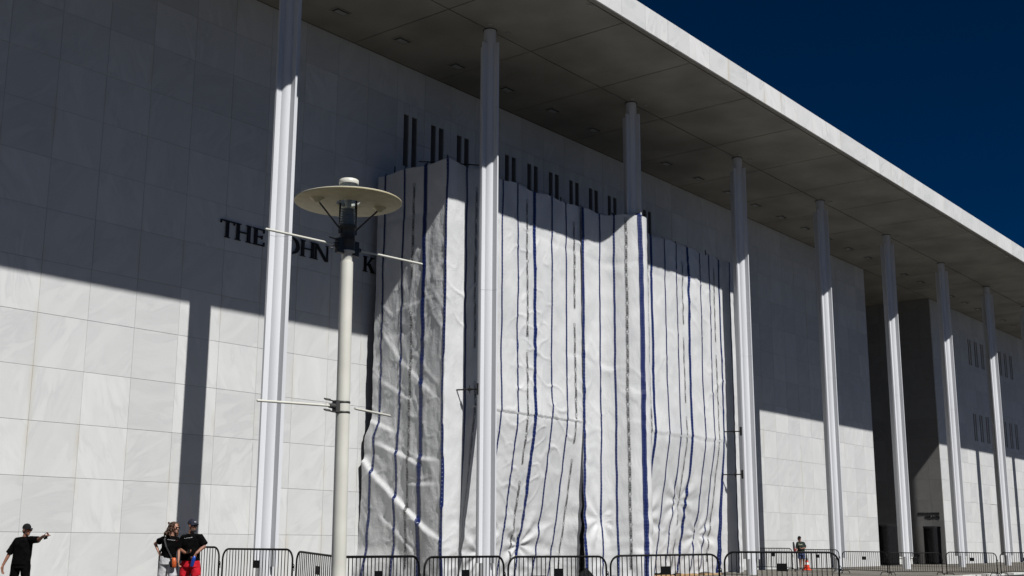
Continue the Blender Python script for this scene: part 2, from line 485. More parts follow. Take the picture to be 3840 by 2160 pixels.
def panel_geo(mb, cx, cz, w, h, slot=None, d=0.055, y=0.0):
    """one cladding slab, front at y, centred at (cx, cz); slot = (z0, z1) cut by a pair of slits"""
    def slab(x0, x1, z0, z1):
        c = 0.006
        b = mb.add((x0, y + c, z0), (x1, y + c, z0), (x1, y + c, z1), (x0, y + c, z1),
                   (x0 + c, y, z0 + c), (x1 - c, y, z0 + c), (x1 - c, y, z1 - c), (x0 + c, y, z1 - c),
                   (x0, y + d, z0), (x1, y + d, z0), (x1, y + d, z1), (x0, y + d, z1))
        def U(p): return ((p[0] - cx) / w + 0.5, (p[2] - cz) / h + 0.5)
        for q in ((4, 5, 6, 7), (0, 1, 5, 4), (1, 2, 6, 5), (2, 3, 7, 6), (3, 0, 4, 7), (8, 9, 1, 0), (9, 10, 2, 1), (10, 11, 3, 2), (11, 8, 0, 3)):
            mb.face([b + i for i in q], False, [U(mb.v[b + i]) for i in q])
    x0, x1, z0, z1 = cx - w / 2, cx + w / 2, cz - h / 2, cz + h / 2
    if not slot:
        slab(x0, x1, z0, z1); return
    s0, s1 = max(slot[0], z0), min(slot[1], z1)
    xs = [x0, cx - 0.40, cx - 0.095, cx + 0.075, cx + 0.38, x1]
    slab(xs[0], xs[1], z0, z1); slab(xs[2], xs[3], z0, z1); slab(xs[4], xs[5], z0, z1)
    for a, b_ in ((1, 2), (3, 4)):
        if s0 - z0 > 0.05: slab(xs[a], xs[b_], z0, s0)
        if z1 - s1 > 0.05: slab(xs[a], xs[b_], s1, z1)

def behind_tarp(i, r):
    return JX + i * PW > 31.6 and JX + (i + 1) * PW < 51.6 and ZJ[r + 1] < 14.3
shared = {}
stuff = MB(); n_panel = 0
cells = []
for i in range(-13, 80):
    xa = JX + i * PW; cx = xa + PW / 2
    if PL - 0.1 < cx < PR + 0.1: continue
    for r in range(13):
        cz = (ZJ[r] + ZJ[r + 1]) / 2
        if i == 50 and r <= 2: continue
        cells.append((i, r, cx, cz))
def vis(c):
    i, r, cx, cz = c
    return i >= -5 and not behind_tarp(i, r)
order = sorted([c for c in cells if vis(c)], key=lambda c: abs(c[2]))[:298]
single = set((c[0], c[1]) for c in order)
for (i, r, cx, cz) in cells:
    w, h = PW - 2 * G, ZJ[r + 1] - ZJ[r] - 2 * G
    s = SLOT.get((i, r))
    if (i, r) in single:
        key = (round(h, 3), s and (r,))
        if key not in shared:
            m_ = MB(); panel_geo(m_, 0, 0, w, h, s and (s[0] - cz, s[1] - cz)); shared[key] = m_.mesh("marble_panel", M['marble'])
        link("marble_panel", shared[key], None, front, (cx, random.uniform(-0.003, 0.003), cz))
    else:
        panel_geo(stuff, cx, cz, w, h, s, y=random.uniform(-0.003, 0.003))
tag(stuff.build("marble_panels", M['marble'], front), kind='stuff')
jm = MB()
for (i, r, cx, cz) in cells:
    z1 = ZJ[r + 1]; z0 = ZJ[r]
    if not ((i, r) in SLOT and r in (10, 6)): jm.box(cx - PW / 2 + 0.0045, cx + PW / 2 - 0.0045, 0.013, 0.05, z1 - 0.0062, z1 + 0.0062)
    jm.box(cx + PW / 2 - 0.0062, cx + PW / 2 + 0.0062, 0.0125, 0.049, z0 + 0.0065, z1 - 0.0065)
tag(jm.build("joint_mortar", mat("mortar", (0.36, 0.355, 0.34), 0.9), front), kind='stuff')
# open-fronted recesses behind the slits, back face in a dark colour
for (i, r), (z0, z1) in SLOT.items():
    if r in (10, 6):
        cx = JX + (i + 0.5) * PW
        if (round(z1 - z0, 2)) not in shared:
            mb = MB(); hh = z1 - z0; w_ = 0.305
            q = mb.add((0, 0.052, 0), (w_, 0.052, 0), (w_, 0.052, hh), (0, 0.052, hh), (0, 0.38, 0), (w_, 0.38, 0), (w_, 0.38, hh), (0, 0.38, hh))
            for f in ((0, 1, 5, 4), (1, 2, 6, 5), (2, 3, 7, 6), (3, 0, 4, 7)): mb.face([q + k for k in f])
            mb.m = 1; mb.face([q + k for k in (4, 5, 6, 7)])
            shared[round(z1 - z0, 2)] = mb.mesh("slit_recess", [M['jamb'], M['slot']])
        for a in (-0.40, 0.075): link("slit_recess", shared[round(z1 - z0, 2)], None, front, (cx + a, 0, z0))
# flush service door, one panel wide
dm = MB(); cxd = JX + 50.5 * PW
panel_geo(dm, cxd, ZJ[3] / 2, PW - 0.06, ZJ[3] - 0.05, None, 0.05, 0.012)
dm.build("flush_door", M['marble'], hall)

# portal recess
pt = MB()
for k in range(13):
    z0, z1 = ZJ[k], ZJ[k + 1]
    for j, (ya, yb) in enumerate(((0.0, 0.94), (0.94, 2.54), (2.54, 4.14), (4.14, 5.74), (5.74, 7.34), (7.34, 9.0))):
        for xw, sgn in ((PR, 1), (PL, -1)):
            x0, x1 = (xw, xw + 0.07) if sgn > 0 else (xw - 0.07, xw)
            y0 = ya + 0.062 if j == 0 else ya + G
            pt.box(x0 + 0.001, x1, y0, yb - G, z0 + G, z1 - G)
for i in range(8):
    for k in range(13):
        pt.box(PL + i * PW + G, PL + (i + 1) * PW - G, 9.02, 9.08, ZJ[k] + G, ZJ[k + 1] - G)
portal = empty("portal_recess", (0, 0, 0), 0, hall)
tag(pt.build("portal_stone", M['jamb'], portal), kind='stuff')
bk = MB(); bk.box(PL - 0.5, PR + 0.5, 9.1, 9.5, 0, HS); bk.box(PR + 0.075, PR + 0.5, 0.51, 9.09, 0, HS); bk.box(PL - 0.5, PL - 0.075, 0.51, 9.09, 0, HS)
bk.build("recess_wall", M['backing'], portal)

# roof: slab, soffit panels, fascia
roof = empty("roof_canopy", (0, 0, 0), 0, hall)
mb = MB(); mb.box(2, 150, YF + 0.06, 14, HS + 0.05, ZT - 0.01)
mb.build("roof_slab", M['groove'], roof)
SJ0, SW = 29.90 - 4.7908 * 5, 4.7908
k = 0
def soffit_piece(xa, xb, ya, yb):
    m_ = MB(); g = 0.026
    m_.box(-(xb - xa) / 2 + g, (xb - xa) / 2 - g, -(yb - ya) / 2 + g, (yb - ya) / 2 - g, 0, 0.045)
    return m_
sp_cache = {}
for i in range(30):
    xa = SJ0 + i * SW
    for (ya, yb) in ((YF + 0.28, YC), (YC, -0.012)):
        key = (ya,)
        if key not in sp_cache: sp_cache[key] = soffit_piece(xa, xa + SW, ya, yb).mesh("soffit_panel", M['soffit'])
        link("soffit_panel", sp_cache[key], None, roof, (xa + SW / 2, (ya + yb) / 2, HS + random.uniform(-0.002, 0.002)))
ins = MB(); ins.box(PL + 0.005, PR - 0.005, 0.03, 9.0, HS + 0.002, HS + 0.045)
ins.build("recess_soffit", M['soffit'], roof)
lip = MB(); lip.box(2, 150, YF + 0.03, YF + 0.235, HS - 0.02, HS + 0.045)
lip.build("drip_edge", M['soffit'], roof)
fx = 36.188 / 0.93 - 23 * PW; fm = None
while fx < 148:
    if fm is None:
        m_ = MB(); panel_geo(m_, 0, 0, PW - 0.014, ZT - HS + 0.02, None, 0.06); fm = m_.mesh("fascia_panel", M['fascia'])
    link("fascia_panel", fm, None, roof, (fx + PW / 2, YF + random.uniform(-0.003, 0.003), (HS + ZT) / 2 - 0.012))
    fx += PW
# recessed downlights in the soffit
dl = MB()
for (a0, a1, b0, b1) in ((-0.34, 0.34, -0.22, -0.18), (-0.34, 0.34, 0.18, 0.22), (-0.34, -0.30, -0.18, 0.18), (0.30, 0.34, -0.18, 0.18)):
    dl.box(a0, a1, b0, b1, -0.03, -0.002)
dl.m = 1
dl.box(-0.30, 0.30, -0.18, -0.07, -0.020, -0.003); dl.box(-0.30, -0.18, -0.07, 0.18, -0.020, -0.003)
dl.m = 2
dl.box(-0.18, 0.30, -0.07, 0.18, -0.012, -0.003)
dlm = dl.mesh("downlight", [M['soffit'], M['groove'], M['lens']])
for i in range(-4, 36):
    link("downlight", dlm, None, roof, (27.65 + 3.1939 * i, -1.66, HS - 0.001))
sm_ = MB(); sm_.box(-0.09, 0.09, -0.06, 0.06, -0.025, -0.003); smm = sm_.mesh("soffit_sensor", M['lens'])
for i in range(0, 11):
    xx = X1 + SP * i
    for dx, yy in ((0.57, -5.25), (-0.45, -5.22), (9.6 * 0.0 + 0.5, -9.0)):
        link("soffit_sensor", smm, None, roof, (xx + dx, yy, HS - 0.001))

# columns
def column_meshes():
    core = MB(); core.lathe([(0.228, 0.0), (0.228, 10.094)], 32); core.lathe([(0.222, 10.09), (0.222, 10.11)], 32); core.lathe([(0.228, 10.106), (0.228, HS - 0.03)], 32)
    core.m = 1; core.lathe([(0.262, HS - 0.03), (0.262, HS - 0.002)], 32)
    fin = MB()
    t = 0.036; r0, r1 = 0.205, 0.415; c = 0.004
    fin.box(r0, r1, -t, t, 0.70, 10.096)
    fin.box(r0, r1, -t, t, 10.104, 19.42)
    return core.mesh("core", [M['white_metal'], M['groove']]), fin.mesh("fin", M['white_metal'])
corem, finm = column_meshes()
for i in range(-1, 12):
    c = empty("column", (X1 + SP * i, YC, 0), 0, hall)
    link("core", corem, None, c)
    for q in range(4):
        f_ = link("fin", finm, None, c); f_.rotation_euler = (0, 0, q * math.pi / 2)

# ------------------------------------------------------------------ wall lettering (own serif outlines)
def serif(ch):
    """list of polygons on a 0..w by 0..1 box, plus width"""
    T, t, s = 0.155, 0.07, 0.07
    def R(x0, y0, x1, y1): return [(x0, y0), (x1, y0), (x1, y1), (x0, y1)]
    def stem(x, y0=0.0, y1=1.0, w=T, sb=True, st=True):
        o = [R(x, y0, x + w, y1)]
        if sb: o.append(R(x - s, y0, x, y0 + 0.05)); o.append(R(x + w, y0, x + w + s, y0 + 0.05))
        if st: o.append(R(x - s, y1 - 0.05, x, y1)); o.append(R(x + w, y1 - 0.05, x + w + s, y1))
        return o
    def diag(xa, ya, xb, yb, w): return [[(xa, ya), (xa + w, ya), (xb + w, yb), (xb, yb)]]
    def arc(cx, cy, rx, ry, a0, a1, w0, w1, n=10):
        out = []
        for i in range(n):
            p = []
            for j, o_ in ((i, 1), (i + 1, 1), (i + 1, 0), (i, 0)):
                a = math.radians(a0 + (a1 - a0) * j / n)
                ww = w0 * abs(math.cos(a)) + w1 * abs(math.sin(a))
                k = 1.0 if o_ else 0.0
                p.append((cx + (rx - (0 if k else ww)) * math.cos(a), cy + (ry - (0 if k else ww)) * math.sin(a)))
            out.append(p)
        return out
    if ch == 'T': return stem(0.30, st=False) + [R(0, 1 - t, 0.76, 1), R(0, 0.80, 0.05, 1 - t), R(0.71, 0.80, 0.76, 1 - t)], 0.80
    if ch == 'H': return stem(0.08) + stem(0.66) + [R(0.08 + T, 0.48, 0.66, 0.48 + t)], 0.92
    if ch == 'E': return stem(0.08) + [R(0.08 + T, 0, 0.62, t), R(0.08 + T, 1 - t, 0.60, 1), R(0.08 + T, 0.48, 0.50, 0.48 + t), R(0.57, t, 0.62, 0.24), R(0.55, 0.78, 0.60, 1 - t), R(0.45, 0.40, 0.50, 0.62)], 0.68
    if ch == 'F': return stem(0.08) + [R(0.08 + T, 1 - t, 0.60, 1), R(0.08 + T, 0.48, 0.50, 0.48 + t), R(0.55, 0.78, 0.60, 1 - t), R(0.45, 0.40, 0.50, 0.62)], 0.64
    if ch == 'I': return stem(0.08), 0.32
    if ch == 'J': return stem(0.20, 0.15, 1.0, sb=False) + arc(0.10, 0.02, 0.25, 0.28, -95, 30, T, t, 6), 0.46
    if ch == 'O': return arc(0.46, 0.5, 0.44, 0.515, 0, 360, 0.16, 0.06, 28), 0.92
    if ch == 'N': return stem(0.08, w=t, sb=True, st=False) + stem(0.76, w=t, sb=False, st=True) + diag(0.02, 1, 0.66, 0, 0.17) + [R(0.0, 0.95, 0.08, 1)], 0.94
    if ch == 'K': return stem(0.08) + diag(0.235, 0.42, 0.60, 1, 0.09) + diag(0.62, 0, 0.32, 0.56, 0.19) + [R(0.54, 0.95, 0.80, 1), R(0.55, 0, 0.88, 0.05)], 0.90
    if ch == 'S': return arc(0.30, 0.74, 0.24, 0.26, 30, 260, 0.11, 0.07, 12) + arc(0.30, 0.25, 0.26, 0.27, -150, 80, 0.12, 0.07, 12), 0.60
    if ch == 'W': return diag(0.24, 0, 0.03, 1, 0.15) + diag(0.24, 0, 0.50, 1, 0.07) + diag(0.72, 0, 0.47, 1, 0.15) + diag(0.74, 0, 1.0, 1, 0.07) + [R(-0.02, 0.95, 0.24, 1), R(0.93, 0.95, 1.13, 1)], 1.14
    if ch == 'R': return stem(0.08) + arc(0.30, 0.74, 0.32, 0.26, -90, 90, 0.14, 0.07, 10) + [R(0.235, 0.93, 0.31, 1), R(0.235, 0.48, 0.31, 0.55)] + diag(0.62, 0, 0.30, 0.5, 0.18), 0.84
    if ch == 'A': return diag(0.02, 0, 0.36, 1, 0.07) + diag(0.64, 0, 0.36, 1, 0.16) + [R(0.2, 0.30, 0.62, 0.36), R(-0.04, 0, 0.18, 0.05), R(0.56, 0, 0.90, 0.05)], 0.90
    if ch == '.': return [R(0.06, 0, 0.20, 0.14)], 0.26
    return [], 0.4
def letter_mesh(ch, h, depth, sx=1.0):
    mb = MB(); polys, w = serif(ch)
    for k, p in enumerate(polys):
        area = sum(p[i][0] * p[(i + 1) % len(p)][1] - p[(i + 1) % len(p)][0] * p[i][1] for i in range(len(p)))
        if area < 0: p = p[::-1]
        e = 0.0006 * k
        n = len(p); a = mb.add(*[(x * h * sx, -depth - e, y * h) for x, y in p]); b = mb.add(*[(x * h * sx, -0.012, y * h) for x, y in p])
        mb.face([a + i for i in range(n)]); mb.face([b + n - 1 - i for i in range(n)])
        for i in range(n):
            j = (i + 1) % n
            mb.face([b + i, b + j, a + j, a + i])
    return mb.mesh("letter", M['letter']), w * h * sx
sign = empty("wall_lettering", (24.16, 0, 11.23))
tag(sign, "large dark serif letters reading THE JOHN K on the shaded marble wall", "sign")
for ch, x0, x1 in (('T', 24.16, 24.77), ('H', 24.77, 25.49), ('E', 25.52, 26.08), ('J', 26.50, 26.86), ('O', 26.90, 27.62), ('H', 27.64, 28.38), ('N', 28.30, 29.05), ('K', 30.73, 31.38)):
    me, w = letter_mesh(ch, 0.585, 0.06); me2, w = letter_mesh(ch, 0.585, 0.06, (x1 - x0) / w)
    link("letter", me2, None, sign, (x0 - 24.16, -0.004, 0))
th = empty("theater_lettering", (PR, 1.97, 3.36), -math.pi / 2)
tag(th, "small dark letters reading EISENHOWER THEATER beside the black entrance", "sign")
def row(txt, width, z, parent, h, x_end):
    ws = [serif(c)[1] for c in txt]; tot = sum(ws) * h; sx = width / tot; x = x_end - width
    for c in txt:
        me, w = letter_mesh(c, h, 0.030, sx); link("letter", me, None, parent, (x, 0.008, z)); x += w
row("EISENHOWER", 1.67, 0.275, th, 0.15, 1.67)
row("THEATER", 1.14, -0.01, th, 0.16, 1.67)
# round emblem with two short lines under it
em = MB()
def disc_ring(cx, cz, r0, r1, n=20):
    for i in range(n):
        a, b = 2 * math.pi * i / n, 2 * math.pi * (i + 1) / n
        q = [(cx + r * math.cos(t), cz + r * math.sin(t)) for r, t in ((r1, a), (r1, b), (r0, b), (r0, a))]
        s = em.add(*[(x, -0.02, z) for x, z in q]); em.face([s + k for k in (3, 2, 1, 0)])
        s = em.add(*[(x, -0.002, z) for x, z in q]); em.face([s + k for k in (0, 1, 2, 3)])
disc_ring(0.12, 0.17, 0.055, 0.08)
em.box(0.08, 0.16, -0.02, -0.003, 0.14, 0.20); em.box(0.10, 0.14, -0.02, -0.003, 0.205, 0.235)
em.box(-0.02, 0.34, -0.02, -0.003, 0.045, 0.07); em.box(0.02, 0.30, -0.02, -0.003, 0.0, 0.025)
emo = em.build("wall_emblem", M['letter']); emo.location = (PR, 1.40, 1.66); emo.rotation_euler = (0, 0, -math.pi / 2)
tag(emo, "small dark round emblem over two short lines, low beside the black entrance", "sign")

# black cloth covered pylons standing in the portal and the low bench wall between them
def pylon(x0, x1, y, h, label, seed):
    random.seed(seed)
    t = empty("covered_pylon", ((x0 + x1) / 2, y, 0))
    tag(t, label, "pylon", "black covered pylons in the portal")
    w = (x1 - x0) / 2; mb = MB(); n = 24; rows = []
    for k in range(15):
        z = h * k / 14; b = len(mb.v)
        for i in range(n):
            a = 2 * math.pi * i / n
            ca, sa = math.cos(a), math.sin(a)
            sq = 1 / max(abs(ca), abs(sa)) ** 0.75
            rr = 1 + 0.05 * nz(i * 0.9, z * 0.6, seed) + (0.04 if k == 14 else 0)
            zz = z + (0.05 * nz(i * 1.7, 3, seed) if k == 14 else 0)
            mb.v.append((w * ca * sq * rr * 0.97, 0.42 * sa * sq * rr, zz))
        rows.append(b)
    for a, b in zip(rows, rows[1:]):
        for i in range(n):
            j = (i + 1) % n
            mb.face([a + i, a + j, b + j, b + i], True)
    mb.face([rows[-1] + i for i in range(n)]); mb.face([rows[0] + n - 1 - i for i in range(n)])
    mb.build("cloth_cover", M['black_cloth'], t)
    fb = MB(); fb.box(-w - 0.06, w + 0.06, -0.5, 0.5, 0.001, 0.05); fb.build("base", M['black'], t)
pylon(83.06, 85.05, 1.5, 2.78, "black cloth covered pylon on the left of the dark portal", 3)
pylon(89.55, 91.15, 0.6, 2.72, "black cloth covered pylon at the right corner of the dark portal", 5)
lw = MB(); lw.box(86.0, 90.6, 2.0, 2.5, 0.001, 0.44); lw.box(85.95, 90.65, 1.95, 2.55, 0.445, 0.54)
tag(lw.build("bench_wall", M['curb_white']), "low pale stone bench wall between the two black covered pylons", "bench")
random.seed(11)

# ------------------------------------------------------------------ tarpaulin sheets round the scaffold
TOP = 14.93
class Sheet:
    def __init__(self, pts, sub=0.35):
        # rounded polyline path in plan
        P = [Vector((p[0], p[1], 0)) for p in pts]; out = [P[0]]
        for a, b, c in zip(P, P[1:], P[2:]):
            d0, d1 = (a - b), (c - b); q = min(sub, d0.length * 0.45, d1.length * 0.45)
            p0, p1 = b + d0.normalized() * q, b + d1.normalized() * q
            for k in range(5):
                t = k / 4; out.append((1 - t) ** 2 * p0 + 2 * t * (1 - t) * b + t * t * p1)
        out.append(P[-1]); self.P = out; self.S = [0.0]
        for a, b in zip(out, out[1:]): self.S.append(self.S[-1] + (b - a).length)
        self.len = self.S[-1]
    def at(self, u):
        S = self.S; u = max(0.0, min(self.len, u)); i = 0
        while i < len(S) - 2 and S[i + 1] < u: i += 1
        t = (u - S[i]) / max(1e-9, S[i + 1] - S[i]); a, b = self.P[i], self.P[i + 1]
        d = (b - a).normalized(); return a.lerp(b, t), Vector((d.y, -d.x, 0)), d
    def u_of(self, x, y):
        best = (9e9, 0); k = 0.0
        while k <= self.len:
            p, _, _ = self.at(k); dd = (p.x - x) ** 2 + (p.y - y) ** 2
            if dd < best[0]: best = (dd, k)
            k += 0.01
        return best[1]

RIDGE = [(-0.5, 4.25), (-0.8, 3.85), (-1.66, 2.98), (-2.2, 2.56), (-2.73, 2.19), (-3.11, 1.86), (-4.2, 1.25)]
def ridge_z(y):
    for (a, za), (b, zb) in zip(RIDGE, RIDGE[1:]):
        if b <= y <= a: return za + (zb - za) * (a - y) / (a - b)
    return RIDGE[0][1] if y > RIDGE[0][0] else RIDGE[-1][1]
LEDGES = [(-0.35, 5.7, -1.5, 5.25, 0.07), (-1.1, 4.75, -2.75, 4.05, 0.10), (-2.7, 4.25, -3.9, 4.1, 0.08), (-2.5, 3.35, -3.9, 3.3, 0.06), (-2.0, 7.6, -3.4, 6.4, 0.05), (-0.8, 9.0, -1.9, 7.6, 0.05), (-1.6, 9.6, -3.3, 9.9, 0.03), (-1.0, 7.0, -2.3, 6.3, 0.05), (-1.3, 2.2, -2.6, 1.1, 0.05)]
TIES = [(40.4, 2.3), (44.6, 2.4), (49.2, 1.75), (36.2, 1.3), (47.3, 3.2), (34.0, 1.0)]
def lean_mask(x):
    return sstep(31.7, 33.0, x) * sstep(39.6, 38.9, x) + sstep(43.0, 44.2, x) * sstep(51.6, 50.2, x)
def surf(sh, u, z, extra=0.0):
    p, n, d = sh.at(u); sd = sh.seed; x, y = p.x, p.y
    o = 0.0; dx = 0.0; dy = 0.0
    left = sh.left and n.x < -0.6
    # broad billows between scaffold lifts and between ties
    o += 0.045 * nz(u * 0.55, z * 0.2, sd) + 0.026 * nz(u * 2.3, z * 0.10, sd + 3)
    o -= 0.02 * math.exp(-(((z + 0.9 + 0.5 * nz(u * 0.3, sd)) % 4.28) - 1.07) ** 2 / 0.02) * sstep(-0.2, 0.3, nz(u * 0.4, z * 0.1, 40))
    a = abs(nz(u * 1.7 + z * 0.55, z * 1.1 - u * 0.9, sd + 7)); o += 0.022 * (0.35 - a)
    a = abs(nz(u * 4.0 - z * 1.1, z * 2.6 + u, sd + 9)); o += 0.006 * (0.3 - a)
    if left:
        k = sstep(13.5, 11.0, z)
        o += k * 0.045 * nz(u * 1.6 + z * 0.16, z * 0.08, 21.0)
        a = abs(nz(u * 1.3 + z * 0.55, z * 0.42 - u * 0.5, 23.0)); o += k * 0.030 * (0.3 - a)
        a = abs(nz(u * 2.6 - z * 0.5, z * 1.3 + u * 1.0, 25.0)); o += k * 0.010 * (0.3 - a)
        k2 = sstep(7.5, 10.0, z) * sstep(1.4, 2.8, u) * k
        a = abs(nz(u * 5.0 + z * 3.5, z * 4.0 - u * 3.0, 27.0)); o += (0.002 + 0.018 * k2) * k * (0.3 - a)
        a = abs(nz(u * 1.1 + z * 0.5, z * 0.45 - u * 0.3, 51.0)); o += k * 0.016 * sstep(0.09, 0.0, a)
        a = abs(nz(u * 1.6 - z * 0.8, z * 0.7 + u * 0.5, 53.0)); o += k * 0.012 * sstep(0.08, 0.0, a)
        t = z - ridge_z(y)
        o += 0.135 * sstep(0.10, -0.06, t) * math.exp(min(t, 0) * 0.7) * sstep(-4.0, -3.3, y)
        for (ya, za, yb, zb, am) in LEDGES:
            if yb - 0.3 < y < ya + 0.3:
                q = (ya - y) / (ya - yb); zl = za + (zb - za) * q; tt = z - zl
                f = sstep(-0.25, 0.12, q) * sstep(1.25, 0.88, q)
                o += am * 0.9 * sstep(-3.9, -3.2, y) * f * sstep(0.10, -0.06, tt) * math.exp(min(tt, 0) * 1.5)
        e = sstep(1.6, 0.0, u)
        o += 0.11 * e * sstep(5.9, 4.9, z); dy += 0.42 * e * sstep(5.6, 5.0, z) * (0.55 + 0.45 * sstep(4.0, 1.0, z))
        o += 0.25 * sstep(1.3, 0.2, z) * sstep(2.6, 0.4, u)
    else:
        lm = lean_mask(x) if -n.y > 0.8 and not sh.straight else 0.0
        if z < 6.08: o += (0.07 - 0.172 * (6.08 - z)) * lm - 0.05 * lm * math.exp(-(6.08 - z) / 0.12)
        else: o += 0.07 * lm * math.exp(-(z - 6.08) / 1.1)
        o += (0.075 if sd > 8 else 0.02) * nz(u * 0.75, 3.3, sd) * sstep(8.0, 12.5, z)
        for (tx, tz) in TIES:
            ddx, ddz = x - tx, z - tz; r = math.hypot(ddx, ddz)
            if r < 2.6 and -n.y > 0.75:
                th_ = math.atan2(ddz, ddx)
                o += 0.035 * math.sin(th_ * 9 + tx) * sstep(0.02, 0.35, r) * sstep(2.6, 0.6, r) - 0.06 * sstep(0.8, 0.0, r)
        a = abs(nz(u * 0.9 + z * 0.8, z * 0.5 - u * 0.45, sd + 41)); o += 0.030 * sstep(0.10, 0.0, a) * sstep(-0.1, 0.35, nz(u * 0.35, z * 0.2, sd + 43))
        a = abs(nz(u * 1.2 - z * 0.9, z * 0.6 + u * 0.6, sd + 45)); o += 0.024 * sstep(0.09, 0.0, a) * sstep(0.0, 0.4, nz(u * 0.3, z * 0.25, sd + 47))
        a = abs(nz(u * 1.2 - z * 0.5, z * 2.1, sd + 31)); o += 0.07 * (0.3 - a) * sstep(3.4, 1.0, z)
        o += 0.03 * math.sin(u * 7 + 2 * nz(z, u, 5)) * sstep(1.6, 0.2, z)
    p = p + n * (o + extra); return Vector((p.x + dx, p.y + dy, z))
def top_of(sh, u):
    return TOP - 0.045 + 0.045 * math.cos(u * 3.1 + sh.seed) + 0.05 * nz(u * 0.6, 2.0, sh.seed)
def bot_of(sh, u):
    return 0.04 + 0.16 * abs(nz(u * 0.9, 8.0, sh.seed)) + 0.25 * max(0, nz(u * 0.45, 5.0, sh.seed))
def build_sheet(sh, parent, du=0.085, dz=0.085):
    nu = int(sh.len / du) + 1; nv = int(TOP / dz) + 1; mb = MB()
    for i in range(nu + 1):
        u = sh.len * i / nu; zt, zb = top_of(sh, u), bot_of(sh, u)
        for j in range(nv + 1):
            mb.v.append(tuple(surf(sh, u, zb + (zt - zb) * j / nv)))
    for i in range(nu):
        for j in range(nv):
            a = i * (nv + 1) + j; mb.face([a, a + nv + 1, a + nv + 2, a + 1], True)
    return mb.build("sheet", M['tarp'], parent)
def tape(sh, u0, w, parent, tie=True):
    mb = MB(); z = bot_of(sh, u0) + 0.02; zt = top_of(sh, u0) + 0.01; rows = []; zs = []
    while z < zt: zs.append(z); z += 0.07
    zs.append(zt); prev = None
    for z in zs:
        c = u0 + 0.045 * nz(z * 0.55, u0 * 3.1, 77) + 0.02 * nz(z * 1.6, u0, 79)
        b = len(mb.v)
        for k in (-1, -0.34, 0.34, 1): mb.v.append(tuple(surf(sh, c + k * w / 2, z, 0.016)))
        if prev is not None:
            for k in range(3):
                U = [(((k + e) / 3 - 0.5) * w + (0.0 if w > 0.15 else 0.055), zz) for e, zz in ((0, pz), (1, pz), (1, z), (0, z))]
                if w < 0.15: U = [(((k + e) / 3 - 0.5) * w + 0.055, zz) for e, zz in ((0, pz), (1, pz), (1, z), (0, z))]
                mb.face([prev + k, prev + k + 1, b + k + 1, b + k], True, U)
        prev = b; pz = z
    if tie:   # the loose end tied back over the top
        p = surf(sh, u0, zt, 0.016); _, n, d = sh.at(u0)
        s = mb.add(p - d * w * 0.5, p + d * w * 0.5, p + d * (w * 0.5 - 0.07) - n * 0.12 + Vector((0, 0, 0.12)), p - d * (w * 0.5 + 0.07) - n * 0.12 + Vector((0, 0, 0.12)))
        mb.face([s, s + 1, s + 2, s + 3], True, [(0.055, 0), (0.055, 0), (0.055, 0), (0.055, 0)])
    return mb.build("tape_band", M['tape'], parent)

# text outline mesh for the printed rows
def text_tris(txt, size=1.0, res=1, bold=0.012):
    cu = bpy.data.curves.new("txt", 'FONT'); cu.body = txt; cu.size = size; cu.resolution_u = res; cu.offset = bold
    ob = bpy.data.objects.new("txt", cu); COL.objects.link(ob)
    dg = bpy.context.evaluated_depsgraph_get(); me = ob.evaluated_get(dg).to_mesh()
    vs = [v.co.copy() for v in me.vertices]; fs = [list(p.vertices) for p in me.polygons]
    ob.evaluated_get(dg).to_mesh_clear(); bpy.data.objects.remove(ob, do_unlink=True); bpy.data.curves.remove(cu)
    x0 = min(v.x for v in vs); x1 = max(v.x for v in vs); y0 = min(v.y for v in vs); y1 = max(v.y for v in vs)
    return [((v.x - x0) / (x1 - x0), (v.y - y0) / (y1 - y0)) for v in vs], fs
TV, TF = text_tris("FLAME RETARDANT", 1.0, 1, 0.03)
def print_row(sh, u0, parent, flip=False):
    mb = MB(); z = 0.35 + 0.3 * random.random(); H_, L_ = 0.115, 0.45
    while z < TOP - 0.75:
        c = u0 + 0.045 * nz(z * 0.55, u0 * 3.1, 77)
        if random.random() < 0.96:
            b = len(mb.v)
            gp = [[surf(sh, c + q * H_ / 2, z + k * L_ / 5, 0.014) for q in (1, -1)] for k in range(6)]
            for tx, ty in TV:
                k = min(4, int(tx * 5)); f = tx * 5 - k
                lo = gp[k][0].lerp(gp[k + 1][0], f); hi = gp[k][1].lerp(gp[k + 1][1], f)
                mb.v.append(tuple(lo.lerp(hi, ty)))
            for f in TF: mb.face([b + i for i in f])
            zc = z + L_ + 0.085; n = 14
            b = len(mb.v)
            p0 = surf(sh, c, zc, 0.014); eu = (surf(sh, c + 0.05, zc, 0.014) - p0) * 20; ev = (surf(sh, c, zc + 0.05, 0.014) - p0) * 20
            for i in range(n):
                a = 2 * math.pi * i / n; wob = 1 + 0.1 * (i % 2)
                for r in (0.062 * wob, 0.047 * wob): mb.v.append(tuple(p0 + eu * r * math.cos(a) + ev * r * math.sin(a)))
            for i in range(n):
                if i in (2,): continue
                j = (i + 1) % n; mb.face([b + 2 * i, b + 2 * j, b + 2 * j + 1, b + 2 * i + 1])
        z += 0.60
    return tag(mb.build("printed_text", M['print'], parent), kind='stuff')

